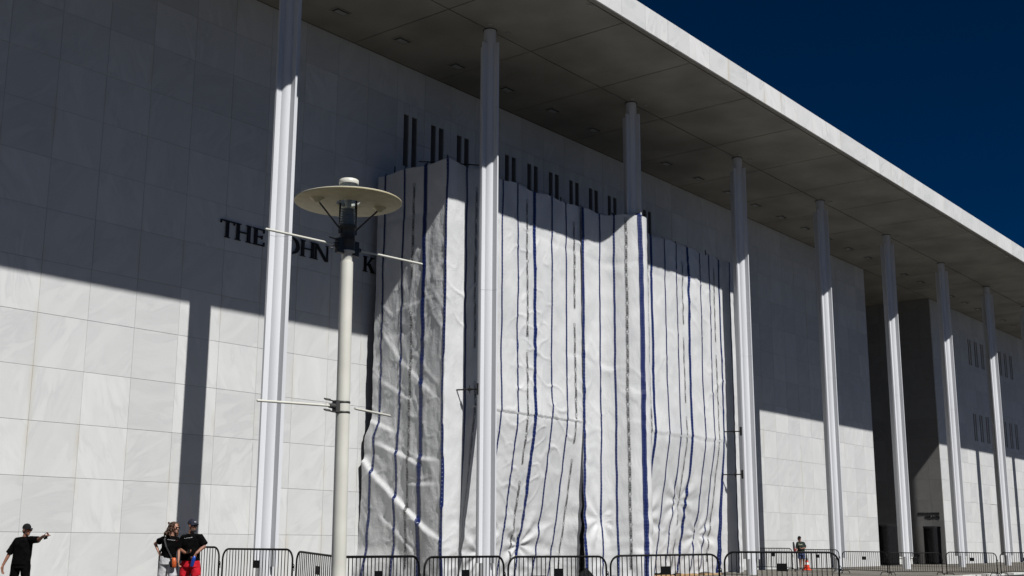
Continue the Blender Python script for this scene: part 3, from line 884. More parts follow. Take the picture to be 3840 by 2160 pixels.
def sheet_thing(name, label, pts, seed, left, tapes, prints, sub=0.3):
    sh = Sheet(pts, sub); sh.seed = seed; sh.left = left; sh.straight = seed == 5.0
    t = empty(name, (pts[0][0], pts[0][1], 0)); tag(t, label, "tarpaulin", "tarpaulin sheets round the scaffold")
    loc = Vector((pts[0][0], pts[0][1], 0))
    obs = [build_sheet(sh, t, 0.06, 0.045) if left else build_sheet(sh, t)]
    for x, y, w in tapes: obs.append(tape(sh, sh.u_of(x, y), w, t))
    for x, y in prints: obs.append(print_row(sh, sh.u_of(x, y), t))
    for o in obs: o.matrix_parent_inverse = Matrix.Translation(-loc)
    return sh
FY = -3.92
LX = 31.05
shA = sheet_thing("tarpaulin_sheet", "wrinkled white tarpaulin sheet wrapping the left corner of the scaffold",
    [(LX, -0.42), (LX, FY), (39.35, FY)], 2.0, True,
    [(LX, -0.81, 0.082), (LX, -1.78, 0.082), (LX, -2.85, 0.17), (LX, -3.86, 0.082), (32.06, FY, 0.082), (34.13, FY, 0.078), (35.09, FY, 0.078), (36.16, FY, 0.17), (37.25, FY, 0.078), (38.23, FY, 0.078)],
    [(LX, -2.29), (32.60, FY), (35.66, FY), (38.78, FY)], 0.06)
shB = sheet_thing("tarpaulin_sheet", "glossy white tarpaulin sheet bulging forward round the hidden third column",
    [(39.22, FY - 0.07), (40.45, FY - 0.07), (40.85, -4.28), (41.29, -4.93), (41.82, -5.42), (42.25, -5.28), (42.55, -4.5), (43.2, FY - 0.02)], 5.0, False,
    [(39.30, FY - 0.07, 0.17), (40.42, FY - 0.07, 0.078), (40.95, -4.42, 0.078), (41.68, -5.27, 0.19)],
    [(41.24, -4.83)], 0.25)
shC = sheet_thing("tarpaulin_sheet", "white tarpaulin sheet right of the bulge, ending beside the fourth column",
    [(43.0, FY), (52.34, FY), (52.34, -0.35)], 9.0, False,
    [(43.95, FY, 0.078), (44.68, FY, 0.17), (45.82, FY, 0.078), (46.82, FY, 0.078), (47.86, FY, 0.17), (48.99, FY, 0.078), (49.84, FY, 0.078), (50.83, FY, 0.14), (51.9, FY, 0.082)],
    [(44.36, FY), (47.33, FY), (50.3, FY)], 0.082)

# ------------------------------------------------------------------ scaffold inside the sheets
sc = empty("scaffold", (41.7, -2.4, 0)); tag(sc, "steel tube scaffold mostly hidden behind the white tarpaulin sheets", "scaffold")
def sc_part(mb, name, m): 
    o = mb.build(name, m, sc); o.matrix_parent_inverse = Matrix.Translation((-41.7, 2.4, 0)); return o
for i in range(10):
    xx = 31.5 + i * 2.26
    for yy in (-2.5, -0.8):
        mb = MB(); mb.tube((xx, yy, 0.02), (xx, yy, 14.8), 0.024, n=8); mb.box(xx - 0.08, xx + 0.08, yy - 0.08, yy + 0.08, 0.002, 0.02); sc_part(mb, "standard_tube", M['steel'])
for zz in (2.14 * k for k in range(1, 7)):
    for yy in (-2.5, -0.8):
        mb = MB(); mb.tube((31.4, yy + 0.05, zz), (52.0, yy + 0.05, zz), 0.024, n=8); sc_part(mb, "ledger_tube", M['steel'])
for (a, b) in (((30.9, -2.6, 15.02), (32.7, -4.15, 15.02)), ((31.2, -3.75, 14.2), (31.2, -3.75, 15.12)), ((38.2, -3.7, 14.2), (38.2, -3.7, 15.15)), ((47.2, -3.7, 14.2), (47.2, -3.7, 15.1)), ((49.9, -3.75, 14.2), (49.9, -3.75, 15.2)), ((35.4, -3.7, 14.2), (35.4, -3.7, 15.05)), ((29.9 + 1.2, -1.2, 14.2), (31.1, -1.2, 15.15)), ((42.6, -3.5, 14.2), (42.6, -3.5, 15.0))):
    mb = MB(); mb.tube(a, b, 0.024, n=8); sc_part(mb, "top_tube", M['letter'])
for cx, zz in ((X1 + SP, 6.6), (X1 + 3 * SP, 6.55), (X1 + 3 * SP, 4.55)):
    mb = MB(); a = Vector((cx - 0.62, -3.70, zz)); b = Vector((cx - 0.30, -4.70, zz))
    mb.tube(a, b, 0.026, n=8); d = (b - a).normalized()
    q = a + d * 0.72
    mb.tube(q - d * 0.05, q + d * 0.05, 0.06, n=8); mb.tube(q + Vector((0, 0, -0.14)), q + Vector((0, 0, 0.14)), 0.014, n=6)
    mb.box(b.x - 0.04, b.x + 0.02, b.y - 0.05, b.y + 0.05, zz - 0.2, zz + 0.2)
    sc_part(mb, "column_brace", M['letter'])
for i in range(5):
    xx = 40.6 + i * 2.1; mb = MB(); mb.box(xx, xx + 1.5, -3.75, -3.45, 0.002, 0.06 + 0.02 * (i % 2)); sc_part(mb, "sole_board", M['wood'])
# black mound added in place of the dark gap at the seam foot
mb = MB(); n = 20; rows = []
for k in range(9):
    t = k / 8; b = len(mb.v)
    for i in range(n):
        a = 2 * math.pi * i / n; r = (1 - t ** 1.6) * 0.52 + 0.02
        r *= 1 + 0.12 * nz(i * 0.8, t * 3, 4.0)
        mb.v.append((r * math.cos(a) * 0.9, r * math.sin(a) * 0.45, 0.002 + 0.46 * t))
    rows.append(b)
for a, b in zip(rows, rows[1:]):
    for i in range(n):
        j = (i + 1) % n; mb.face([a + i, a + j, b + j, b + i], True)
mb.face([rows[-1] + i for i in range(n)]); mb.face([rows[0] + n - 1 - i for i in range(n)])
sb = mb.build("dark_gap_mound", M['black_cloth']); sb.location = (38.9, -4.3, 0)
tag(sb, "black mound standing in for the dark gap at the foot of the tarpaulin seam", "dark_gap_mound")

# ------------------------------------------------------------------ lamp post
lamp = empty("street_lamp", (14.17, -16.68, ROAD_Z)); tag(lamp, "tall cream lamp post with a flat disc shade and four horizontal banner arms", "street lamp")
lamp.rotation_euler = (-0.0051, -0.0040, 0)   # the post leans a touch
def lp(mb, name, m): return mb.build(name, m, lamp, (0, 0, -ROAD_Z))
mb = MB(); mb.lathe([(0.19, ROAD_Z), (0.19, -0.05), (0.125, 0.0), (0.122, 1.0), (0.111, 6.08), (0.108, 6.11)], 32); lp(mb, "pole", M['cream'])
mb = MB(); mb.lathe([(0.092, 6.11), (0.092, 6.27), (0.135, 6.28), (0.135, 6.30)], 32); lp(mb, "neck", M['cream'])
mb = MB(); mb.lathe([(0.132, 6.302), (0.132, 6.47), (0.140, 6.475), (0.140, 6.50), (0.132, 6.505), (0.132, 6.70), (0.163, 6.71), (0.163, 6.74)], 32); lp(mb, "collar", M['dark_collar'])
mb = MB(); mb.lathe([(0.160, 6.742), (0.160, 7.50)], 32, caps=False); lp(mb, "glass_cylinder", M['glass'])
mb = MB()
for k in range(7):
    z = 6.76 + k * 0.045; mb.lathe([(0.10, z), (0.148 - k * 0.003, z + 0.010), (0.148 - k * 0.003, z + 0.018), (0.10, z + 0.03)], 24)
mb.lathe([(0.10, 6.745), (0.095, 7.06), (0.02, 7.09)], 24); lp(mb, "louvre_stack", mat("louvre_grey", (0.38, 0.38, 0.35), 0.35, 0.1))
mb = MB(); mb.lathe([(0.04, 7.10), (0.15, 7.46), (0.154, 7.50)], 24); lp(mb, "reflector", M['cream'])
mb = MB(); mb.lathe([(0.168, 7.505), (0.172, 7.515), (0.172, 7.575), (0.155, 7.59)], 32); lp(mb, "cap", M['cream'])
mb = MB()
for a in (0.4, 2.5, 4.6): mb.tube((0.08 * math.cos(a), 0.08 * math.sin(a), 7.05), (0.08 * math.cos(a), 0.08 * math.sin(a), 7.5), 0.005, n=6)
lp(mb, "inner_rods", M['steel'])
mb = MB(); n = 64
prof = [(0.215, 7.17), (0.92, 7.165), (0.935, 7.175), (0.935, 7.195), (0.92, 7.205), (0.215, 7.215), (0.215, 7.17)]
mb.lathe(prof[3:], n, caps=False); mb.m = 1; mb.lathe(prof[:4], n, caps=False)
lp(mb, "disc_shade", [M['cream'], M['underside']])
for k, ang in enumerate((163, -20)):
    a = math.radians(ang); mb = MB()
    d = Vector((math.cos(a), math.sin(a), 0))
    mb.tube(d * 0.13 + Vector((0, 0, 6.66)), d * 0.56 + Vector((0, 0, 7.10)), 0.016, n=8)
    mb.box(d.x * 0.13 - 0.03, d.x * 0.13 + 0.03, d.y * 0.13 - 0.03, d.y * 0.13 + 0.03, 6.60, 6.68)
    lp(mb, "strut", M['dark_collar'])
    mb = MB(); c = d * 0.60
    mb.lathe([(0.045, 7.085), (0.06, 7.12), (0.115, 7.155), (0.12, 7.166)], 20, (c.x, c.y, 0)); lp(mb, "strut_socket", M['underside'])
for z, xl, xr, ys, ye in ((6.369, -1.70, 1.75, 0.02, -0.10), (3.589, -1.55, 1.50, 0.20, 0.36)):
    if z < 6:
        for dz in (-0.09, 0.08):
            mb = MB(); mb.lathe([(0.119, z + dz - 0.018), (0.124, z + dz - 0.014), (0.124, z + dz + 0.014), (0.119, z + dz + 0.018)], 28); lp(mb, "clamp_band", M['dark_collar'])
    for sgn in (-1, 1):
        bw, bh = (0.24, 0.13) if z > 6 else (0.20, 0.10)
        if z < 6 and sgn > 0: continue
        mb = MB(); mb.box(min(sgn * 0.11, sgn * bw), max(sgn * 0.11, sgn * bw), -0.05, 0.05, z - bh, z + bh)
        mb.tube((sgn * 0.19, 0, z), (sgn * 0.31, 0, z), 0.05, 0.038, n=12); lp(mb, "arm_bracket", M['dark_collar'])
    for dz in (-0.10, 0.08):
        mb = MB(); mb.path([(-0.19, -0.03, z + dz), (-0.40, -0.04, z + dz + 0.01), (-0.42, -0.01, z + dz + 0.02), (-0.40, 0.03, z + dz + 0.035), (-0.26, 0.03, z + dz + 0.03)], 0.012, 6); lp(mb, "clamp_lever", M['dark_collar'])
    for sgn, x1 in ((-1, xl), (1, xr)):
        mb = MB(); y1 = ye if sgn > 0 else (0.2 if z > 6 else 0.34)
        if z > 6: y1 = 0.12 if sgn < 0 else -0.14
        mb.tube((sgn * 0.28, 0, z), (x1, y1, z), 0.021, n=12); mb.ell((x1, y1, z), (0.022, 0.022, 0.022), 10, 6)
        lp(mb, "banner_arm", M['cream'])

# ------------------------------------------------------------------ crowd barricades
BL, BH = 2.6, 1.09
def barricade_proto():
    t = empty("crowd_barricade")
    mb = MB(); pts = []; R_ = 0.22
    pts.append((0, 0, 0.10)); pts.append((0, 0, BH - R_))
    for k in range(1, 7):
        a = math.pi - k * math.pi / 12; pts.append((R_ + R_ * math.cos(a), 0, BH - R_ + R_ * math.sin(a)))
    for k in range(0, 7):
        a = math.pi / 2 - k * math.pi / 12; pts.append((BL - R_ + R_ * math.cos(a), 0, BH - R_ + R_ * math.sin(a)))
    pts.append((BL, 0, 0.10)); mb.path(pts, 0.0215, 8)
    mb.tube((0.0, 0, 0.20), (BL, 0, 0.20), 0.016, n=8)
    mb.build("frame", M['black'], t)
    bar = MB(); bar.tube((0, 0, 0.20), (0, 0, BH - 0.005), 0.0105, n=6, caps=False); barm = bar.mesh("bar", M['black'])
    for k in range(21):
        o = link("bar", barm, None, t, (0.16 + k * (BL - 0.32) / 20, 0, 0))
    pl = MB(); pl.box(BL / 2 - 0.115, BL / 2 + 0.115, -0.014, 0.014, 0.70, 0.86); pl.build("name_plate", M['black'], t)
    ft = MB(); ft.path([(0, -0.30, 0.012), (0, -0.26, 0.10), (0, -0.20, 0.15), (0, 0.20, 0.15), (0, 0.26, 0.10), (0, 0.30, 0.012)], 0.016, 8); ftm = ft.mesh("foot", M['black'])
    for xx in (0.10, BL - 0.10): link("foot", ftm, None, t, (xx, 0, 0))
    hk = MB(); hk.path([(BL, 0, 0.78), (BL + 0.035, 0, 0.80), (BL + 0.06, 0, 0.78), (BL + 0.06, 0, 0.66)], 0.009, 6)
    hk.build("coupling_hook", M['black'], t)
    for zz, rr in ((0.74, 0.022), (0.35, 0.014)):
        hk = MB(); hk.tube((BL, 0, zz), (BL + 0.05, 0, zz), rr, n=8); hk.build("coupling_lug", M['black'], t)
    return t
proto = barricade_proto()
BARS = [
 ((19.186, -4.786, 1.233), (18.915, -7.616, 1.208), 0.0, 0.0, "black crowd barricade behind the couple, ending right of the man in red shorts"),
 ((18.871, -7.733, 1.196), (18.695, -10.506, 1.171), 0.0, 0.0, "black crowd barricade crossing behind the foot of the nearest column"),
 ((18.269, -11.022, 1.147), (17.074, -13.726, 1.056), 0.0, -0.1, "tilted black crowd barricade stepping down the kerb left of the lamp post"),
 ((15.148, -15.556, 1.096), (17.406, -15.566, 1.083), -0.1, -0.1, "black crowd barricade directly right of the lamp post"),
 ((17.429, -15.593, 1.078), (20.034, -15.509, 1.067), -0.1, -0.1, "black crowd barricade in front of the second column"),
 ((20.058, -15.539, 1.067), (22.646, -16.321, 1.066), -0.1, -0.1, "black crowd barricade in front of the dark seam and its black mound"),
 ((22.666, -16.350, 1.077), (25.071, -17.799, 1.120), -0.07, -0.03, "black crowd barricade in front of the tarpaulin right of the bulge"),
 ((25.090, -17.831, 1.144), (26.757, -19.943, 1.191), 0.0, 0.0, "large near black crowd barricade crossing in front of the fourth column"),
 ((59.468, -0.850, 1.171), (58.821, -3.384, 1.151), 0.0, 0.0, "far black crowd barricade near the wall, left of the man beside the cone"),
 ((58.528, -3.714, 1.126), (57.407, -6.532, 1.093), 0.0, 0.0, "far black crowd barricade in front of the man and the cone"),
 ((57.257, -6.692, 1.081), (55.147, -9.834, 0.986), 0.0, 0.0, "far black crowd barricade right of the fifth column foot"),
 ((54.632, -10.075, 1.002), (56.744, -11.80, 1.009), 0.0, 0.0, "far black crowd barricade in front of the sixth column and dark portal"),
 ((57.340, -11.718, 1.012), (61.086, -12.896, 1.016), -0.05, -0.1, "far black crowd barricade in front of the seventh column"),
 ((61.732, -12.825, 1.014), (65.015, -14.300, 1.002), -0.1, -0.1, "far black crowd barricade cut by the right edge of the picture"),
]
for k, (A, B, ga, gb, lab) in enumerate(BARS):
    o = proto if k == 0 else copy_tree(proto)
    A, B = Vector(A), Vector(B); d = B - A; Lh = math.hypot(d.x, d.y)
    h = ((A.z - ga) + (B.z - gb)) / 2 + 0.012
    tilt = math.atan2(gb - ga, Lh)
    o.location = (A.x, A.y, ga); o.rotation_euler = (0, -tilt, math.atan2(d.y, d.x)); o.scale = ((math.hypot(Lh, gb - ga) - 0.09) / BL, 1, h / BH)
    tag(o, lab, "barricade", "black steel crowd barricades")

# ------------------------------------------------------------------ traffic cone and folded umbrella
cone = empty("traffic_cone", (63.1, -2.1, 0)); tag(cone, "orange traffic cone with white collar beside the man near the wall", "traffic cone")
mb = MB(); mb.box(-0.2, 0.2, -0.2, 0.2, 0.002, 0.035); mb.build("base", M['orange'], cone)
mb = MB(); mb.lathe([(0.165, 0.036), (0.125, 0.30)], 20); mb.lathe([(0.085, 0.42), (0.066, 0.52)], 20); mb.build("body", M['orange'], cone)
mb = MB(); mb.lathe([(0.127, 0.295), (0.083, 0.425)], 20); mb.build("reflective_collar", M['cone_white'], cone)
mb = MB(); mb.lathe([(0.066, 0.518), (0.045, 0.64), (0.03, 0.74), (0.045, 0.755), (0.03, 0.80)], 16); mb.build("top_handle", M['black'], cone)
um = empty("folded_umbrella", (58.62, -3.52, 0)); tag(um, "dark grey folded umbrella with a red wrap leaning at the far barricade joint", "umbrella")
mb = MB(); mb.loft([(1.0, 0.03, 0, 0.035, 0.03), (1.1, 0.02, 0, 0.07, 0.05), (1.3, -0.01, 0, 0.08, 0.05), (1.47, -0.04, 0, 0.065, 0.04), (1.50, -0.05, 0, 0.03, 0.02)], 12)
mb.build("canopy", noisy("umbrella_cloth", (0.02, 0.02, 0.02), (0.035, 0.034, 0.033), 20, 3, 0.8, 0.1, 50), um)
mb = MB(); mb.tube((0.06, 0, 0.01), (0.03, 0, 1.05), 0.014, n=8); mb.build("shaft", M['black'], um)
mb = MB(); mb.loft([(0.92, 0.02, -0.03, 0.05, 0.05), (1.0, 0.03, -0.03, 0.085, 0.07), (1.12, 0.03, -0.03, 0.075, 0.065), (1.2, 0.01, -0.02, 0.04, 0.04)], 12); mb.build("red_wrap", M['red_cloth'], um)

# ------------------------------------------------------------------ people
SKIN = noisy("skin_light", (0.32, 0.155, 0.10), (0.38, 0.20, 0.135), 8, 4, 0.55, 0.05, 60, obj=True)
SKIN2 = noisy("skin_tan", (0.20, 0.088, 0.055), (0.26, 0.12, 0.076), 8, 4, 0.55, 0.05, 60, obj=True)
TSHIRT = noisy("black_tshirt", (0.002, 0.002, 0.002), (0.0045, 0.0045, 0.0045), 10, 4, 0.95, 0.3, 30, obj=True, spec=0.03)
def cloth(name, a, b): return noisy(name, a, b, 9, 5, 0.9, 0.5, 22, obj=True, spec=0.1)
LENS = mat("dark_lens", (0.006, 0.006, 0.008), 0.08)
LENS_O = mat("amber_lens", (0.20, 0.035, 0.004), 0.12)

TS = bpy.data.scenes.new("workbench")   # scratch scene for the remesher, removed at the end
def remeshed(mb, name, m, parent, vox, smooth=3, wrinkle=0.0, seed=0.0):
    me = mb.mesh("tmp"); ob = bpy.data.objects.new("tmp", me); TS.collection.objects.link(ob)
    rm = ob.modifiers.new("r", 'REMESH'); rm.mode = 'VOXEL'; rm.voxel_size = vox
    s = ob.modifiers.new("s", 'SMOOTH'); s.iterations = smooth; s.factor = 0.5
    vl = TS.view_layers[0]; vl.update(); dg = vl.depsgraph
    out = bpy.data.meshes.new_from_object(ob.evaluated_get(dg), depsgraph=dg)
    bpy.data.objects.remove(ob, do_unlink=True); bpy.data.meshes.remove(me)
    if wrinkle:
        for v in out.vertices:
            c = v.co; v.co = c + v.normal * wrinkle * (nz(c.x * 7 + c.z * 5, c.y * 7 - c.z * 3, seed) + 0.6 * abs(nz(c.x * 14, c.z * 10, seed + 4)))
    out.polygons.foreach_set("use_smooth", [True] * len(out.polygons))
    out.name = name
    return link(name, out, m, parent)

def traps(mb, neck, l, r_, rad=0.05):
    for q in (l, r_): mb.cap(neck, q, rad, rad * 1.25)
def head_geo(mb, c, phi, tilt=0.0, s=1.0, jaw=1.0):
    """skull, jaw, nose, ears, chin, lips; face along (sin phi, -cos phi)"""
    R = Matrix.Rotation(phi, 3, 'Z') @ Matrix.Rotation(tilt, 3, 'X'); c = Vector(c)
    def E(p, r): mb.ell(c + R @ (Vector(p) * s), [q * s for q in r], 16, 10, R)
    E((0, 0.012, 0.045), (0.074, 0.094, 0.088)); E((0, -0.022, -0.03), (0.060 * jaw, 0.072, 0.082))
    E((0, -0.070, -0.088), (0.026 * jaw, 0.026, 0.024)); E((0, -0.086, 0.035), (0.045, 0.016, 0.016))
    E((0, -0.088, -0.052), (0.024, 0.012, 0.008)); E((0, -0.088, -0.066), (0.021, 0.011, 0.007))
    mb.cap(c + R @ (Vector((0, -0.090, 0.022)) * s), c + R @ (Vector((0, -0.112, -0.016)) * s), 0.009 * s, 0.013 * s)
    E((0.016, -0.098, -0.020), (0.009, 0.012, 0.008)); E((-0.016, -0.098, -0.020), (0.009, 0.012, 0.008))
    for q in (-1, 1):
        E((q * 0.078, 0.012, 0.0), (0.010, 0.022, 0.032)); E((q * 0.040, -0.066, -0.005), (0.026, 0.024, 0.024))
    return R
def hand_geo(mb, w, d, nrm, side, curl=(0.5, 0.5, 0.5, 0.5), s=1.0, thumb=0.6):
    """palm + four unequal fingers + thumb from wrist w along d; nrm = palm-facing normal; side = thumb side"""
    w = Vector(w); d = Vector(d).normalized(); nrm = Vector(nrm).normalized(); t = d.cross(nrm).normalized() * side
    nrm = t.cross(d).normalized() * side if side > 0 else d.cross(t).normalized() * -side * -1
    for k in range(4):
        o = t * (0.030 - 0.020 * k) * s
        mb.cap(w + o * 0.6 + d * 0.01 * s, w + o + d * 0.085 * s, 0.015 * s, 0.012 * s)
        L = (0.042, 0.047, 0.043, 0.034)[k] * s; p = w + o + d * 0.088 * s; a = 0.0
        for seg, f in enumerate((1.0, 0.65, 0.5)):
            a += curl[k] * (1.0, 1.1, 0.8)[seg]
            q = p + (d * math.cos(a) + nrm * math.sin(a)) * L * f
            mb.cap(p, q, 0.0095 * s, 0.0085 * s); p = q
    p = w + t * 0.022 * s + d * 0.02 * s; dd = (d * 0.62 + t * 0.75).normalized()
    q = p + dd * 0.045 * s; mb.cap(p, q, 0.014 * s, 0.011 * s)
    d2 = (d * 0.9 + t * 0.15 + nrm * thumb).normalized(); q2 = q + d2 * 0.034 * s; mb.cap(q, q2, 0.011 * s, 0.0095 * s)
    d3 = (d * 0.8 + nrm * thumb * 1.5).normalized(); mb.cap(q2, q2 + d3 * 0.026 * s, 0.0098 * s, 0.008 * s)
def ball_cap(parent, c, phi, tilt, m, s=1.0, name="cap"):
    R = Matrix.Rotation(phi, 3, 'Z') @ Matrix.Rotation(tilt, 3, 'X'); c = Vector(c); mb = MB()
    n, rows = 20, []
    for k in range(7):
        t = (math.pi / 2) * k / 6; b = len(mb.v)
        for i in range(n):
            a = 2 * math.pi * i / n
            p = Vector((0.083 * math.cos(t) ** 0.8 * math.cos(a), 0.012 + 0.103 * math.cos(t) ** 0.8 * math.sin(a), 0.045 + 0.102 * math.sin(t))) if k < 6 else Vector((0.004 * math.cos(a), 0.012 + 0.004 * math.sin(a), 0.149))
            mb.v.append(tuple(c + R @ (p * s)))
        rows.append(b)
    for a, b in zip(rows, rows[1:]):
        for i in range(n):
            j = (i + 1) % n; mb.face([a + i, a + j, b + j, b + i], True)
    mb.face([rows[-1] + i for i in range(n)])
    # brim
    top, bot = [], []
    for ring in range(3):
        f = ring / 2.0
        for i in range(11):
            a = math.radians(-160 + 140 * i / 10)
            r = 0.082 + 0.0 * f; px = math.cos(a) * (0.080 + 0.004 * f); py = 0.012 + math.sin(a) * 0.100 - 0.072 * f * (0.35 + 0.65 * (math.sin(math.radians(180 * i / 10))))
            pz = 0.052 - 0.014 * f - 0.016 * (px / 0.08) ** 2 * (0.3 + f)
            top.append(Vector((px, py, pz))); bot.append(Vector((px, py, pz - 0.007)))
    b = mb.add(*[c + R @ (p * s) for p in top]); e = mb.add(*[c + R @ (p * s) for p in bot])
    for r in range(2):
        for i in range(10):
            q = [r * 11 + i, r * 11 + i + 1, (r + 1) * 11 + i + 1, (r + 1) * 11 + i]
            mb.face([b + k for k in q[::-1]], True); mb.face([e + k for k in q], True)
    for i in range(10): mb.face([b + 22 + i, b + 22 + i + 1, e + 22 + i + 1, e + 22 + i])
    return mb.build(name, m, parent)
def glasses(parent, c, phi, tilt, lens, s=1.0):
    R = Matrix.Rotation(phi, 3, 'Z') @ Matrix.Rotation(tilt, 3, 'X'); c = Vector(c); mb = MB()
    for q in (-1, 1):
        mb.m = 0
        mb.ell(c + R @ (Vector((q * 0.035, -0.098, 0.012)) * s), (0.030 * s, 0.008 * s, 0.019 * s), 14, 8, R)
        mb.m = 1
        mb.tube(c + R @ (Vector((q * 0.064, -0.088, 0.018)) * s), c + R @ (Vector((q * 0.080, 0.01, 0.016)) * s), 0.0035 * s, n=6)
    mb.m = 1; mb.tube(c + R @ (Vector((-0.062, -0.100, 0.026)) * s), c + R @ (Vector((0.062, -0.100, 0.026)) * s), 0.004 * s, n=6)
    return mb.build("sunglasses", [lens, M['black']], parent)

def flat_text(txt, parent, name, m, h, width, org, ex, ez, nrm, off=0.004, bend=None):
    vs, fs = text_tris(txt); mb = MB()
    ex, ez, nrm = Vector(ex), Vector(ez), Vector(nrm)
    for tx, ty in vs:
        p = Vector(org) + ex * (tx * width) + ez * (ty * h) + nrm * (off - (bend or 0) * (tx - 0.5) ** 2)
        mb.v.append(tuple(p))
    for f in fs: mb.face(list(f))
    return mb.build(name, m, parent)
WHITE_INK = mat("white_ink", (0.72, 0.72, 0.72), 0.6)
RED_INK = mat("red_ink", (0.12, 0.01, 0.012), 0.6)
RZ = -YAW

# --- man pointing, far left
p = empty("person", (14.823, -5.854, 0), RZ)
tag(p, "person in black T-shirt and black cap pointing with an outstretched arm", "person")
mb = MB(); hc = (0.035, 0.0, 1.585); PHI = math.radians(58)
R_ = head_geo(mb, hc, PHI, 0.02)
mb.cap((-0.02, 0.02, 1.38), (0.02, 0.01, 1.53), 0.062, 0.056)
mb.loft([(0.82, -0.035, 0.0, 0.175, 0.12), (1.0, -0.03, 0, 0.17, 0.115), (1.2, -0.02, 0, 0.19, 0.12), (1.36, -0.02, 0, 0.19, 0.105), (1.43, -0.01, 0.01, 0.10, 0.07)])
mb.cap((-0.19, 0.02, 1.36), (-0.315, 0.02, 1.10), 0.058, 0.046); mb.cap((-0.315, 0.02, 1.10), (-0.415, -0.05, 0.83), 0.044, 0.029)
hand_geo(mb, (-0.418, -0.055, 0.82), (-0.02, -0.05, -1), (1, -0.2, 0), 1, (0.25, 0.3, 0.32, 0.3), 1.05)
mb.cap((0.16, -0.01, 1.395), (0.385, -0.16, 1.39), 0.058, 0.046); mb.cap((0.385, -0.16, 1.39), (0.535, -0.33, 1.465), 0.044, 0.030)
hand_geo(mb, (0.54, -0.335, 1.468), (0.97, -0.22, 0.02), (0.05, -0.25, -1), -1, (0.0, 1.15, 1.25, 1.3), 1.12, 0.9)
for q, dx in ((-1, -0.03), (1, 0.02)):
    mb.cap((q * 0.095 - 0.035, 0, 0.86), (q * 0.115 - 0.04 + dx, 0.0, 0.48), 0.088, 0.062); mb.cap((q * 0.115 - 0.04 + dx, 0, 0.48), (q * 0.12 - 0.04 + dx, 0.03, 0.09), 0.058, 0.038)
    mb.cap((q * 0.12 - 0.04 + dx, 0.03, 0.055), (q * 0.14 - 0.04 + dx, -0.14, 0.04), 0.042, 0.035)
remeshed(mb, "body", SKIN2, p, 0.0085)
mb = MB()
mb.loft([(0.83, -0.035, -0.005, 0.215, 0.145), (0.95, -0.035, -0.005, 0.205, 0.145), (1.12, -0.025, -0.005, 0.205, 0.145), (1.28, -0.02, 0, 0.21, 0.14), (1.36, -0.015, 0, 0.185, 0.12), (1.415, -0.01, 0.01, 0.11, 0.09), (1.45, -0.005, 0.01, 0.075, 0.07)], 24)
traps(mb, (0.0, 0.015, 1.405), (-0.17, 0.018, 1.365), (0.14, 0.0, 1.385), 0.062)
mb.tube((-0.165, 0.015, 1.36), (-0.335, 0.02, 1.085), 0.080, 0.078, 16); mb.ell((-0.165, 0.01, 1.35), (0.085, 0.09, 0.075))
mb.tube((0.12, 0.0, 1.385), (0.365, -0.15, 1.39), 0.085, 0.076, 16); mb.ell((0.14, 0.0, 1.36), (0.09, 0.09, 0.08))
remeshed(mb, "t_shirt", TSHIRT, p, 0.0105, 6, 0.006, 1.0)
mb = MB()
mb.loft([(0.76, -0.035, 0, 0.200, 0.14), (0.90, -0.035, 0, 0.195, 0.135), (0.97, -0.035, 0, 0.185, 0.13)], 24)
for q, dx in ((-1, -0.03), (1, 0.02)):
    mb.tube((q * 0.10 - 0.035, 0, 0.84), (q * 0.115 - 0.04 + dx, 0.0, 0.48), 0.115, 0.09, 16); mb.tube((q * 0.115 - 0.04 + dx, 0, 0.50), (q * 0.12 - 0.04 + dx, 0.03, 0.06), 0.09, 0.075, 16)
remeshed(mb, "trousers", TSHIRT, p, 0.01, 2, 0.006, 2.0)
ball_cap(p, Vector(hc) + Vector((0, 0, 0.004)), PHI, -0.06, M['black_cloth'], 1.06)
glasses(p, hc, PHI, 0.02, LENS_O)
mb = MB(); mb.ell(Vector(hc) + R_ @ Vector((0, 0.035, 0.0)), (0.078, 0.078, 0.085), 16, 10, R_); mb.build("hair", noisy("dark_hair", (0.01, 0.008, 0.007), (0.02, 0.015, 0.012), 40, 3, 0.7, 0.4, 80, obj=True), p)
ph = MB(); ph.box(-0.026, 0.026, -0.008, 0.008, -0.04, 0.04)
pho = ph.build("phone", M['black']); ang = Vector((0.60, -0.36, 1.425))
pho.location = Vector((14.823, -5.854, 0)) + Matrix.Rotation(RZ, 3, 'Z') @ ang; pho.rotation_euler = (0.2, 1.2, RZ + 0.2)
tag(pho, "small black phone gripped in the pointing hand of the man at the left edge", "phone")

# --- woman with orange bag
p = empty("person", (16.849, -8.402, 0), RZ)
tag(p, "person with wavy brown hair, sunglasses, black T-shirt and pale grey shorts, hand on hip", "person")
mb = MB(); hc = (0.085, 0.0, 1.655); PHI = math.radians(62)
R_ = head_geo(mb, hc, PHI, 0.05, 0.97, 0.92)
mb.cap((0.02, 0.02, 1.43), (0.07, 0.01, 1.58), 0.050, 0.046)
mb.loft([(0.92, -0.02, 0, 0.165, 0.115), (1.06, -0.01, 0, 0.145, 0.10), (1.25, 0.005, 0, 0.15, 0.11), (1.40, 0.0, 0, 0.16, 0.095), (1.48, 0.01, 0.01, 0.08, 0.06)])
mb.cap((-0.165, 0.02, 1.42), (-0.365, 0.14, 1.31), 0.046, 0.038); mb.cap((-0.365, 0.14, 1.31), (-0.225, 0.03, 1.09), 0.036, 0.025)
hand_geo(mb, (-0.22, 0.02, 1.085), (0.62, -0.5, -0.6), (0.5, 0.6, -0.1), 1, (0.25, 0.3, 0.35, 0.4), 0.92)
mb.cap((0.165, 0.0, 1.42), (0.205, 0.02, 1.17), 0.044, 0.036); mb.cap((0.205, 0.02, 1.17), (0.232, -0.06, 0.96), 0.034, 0.024)
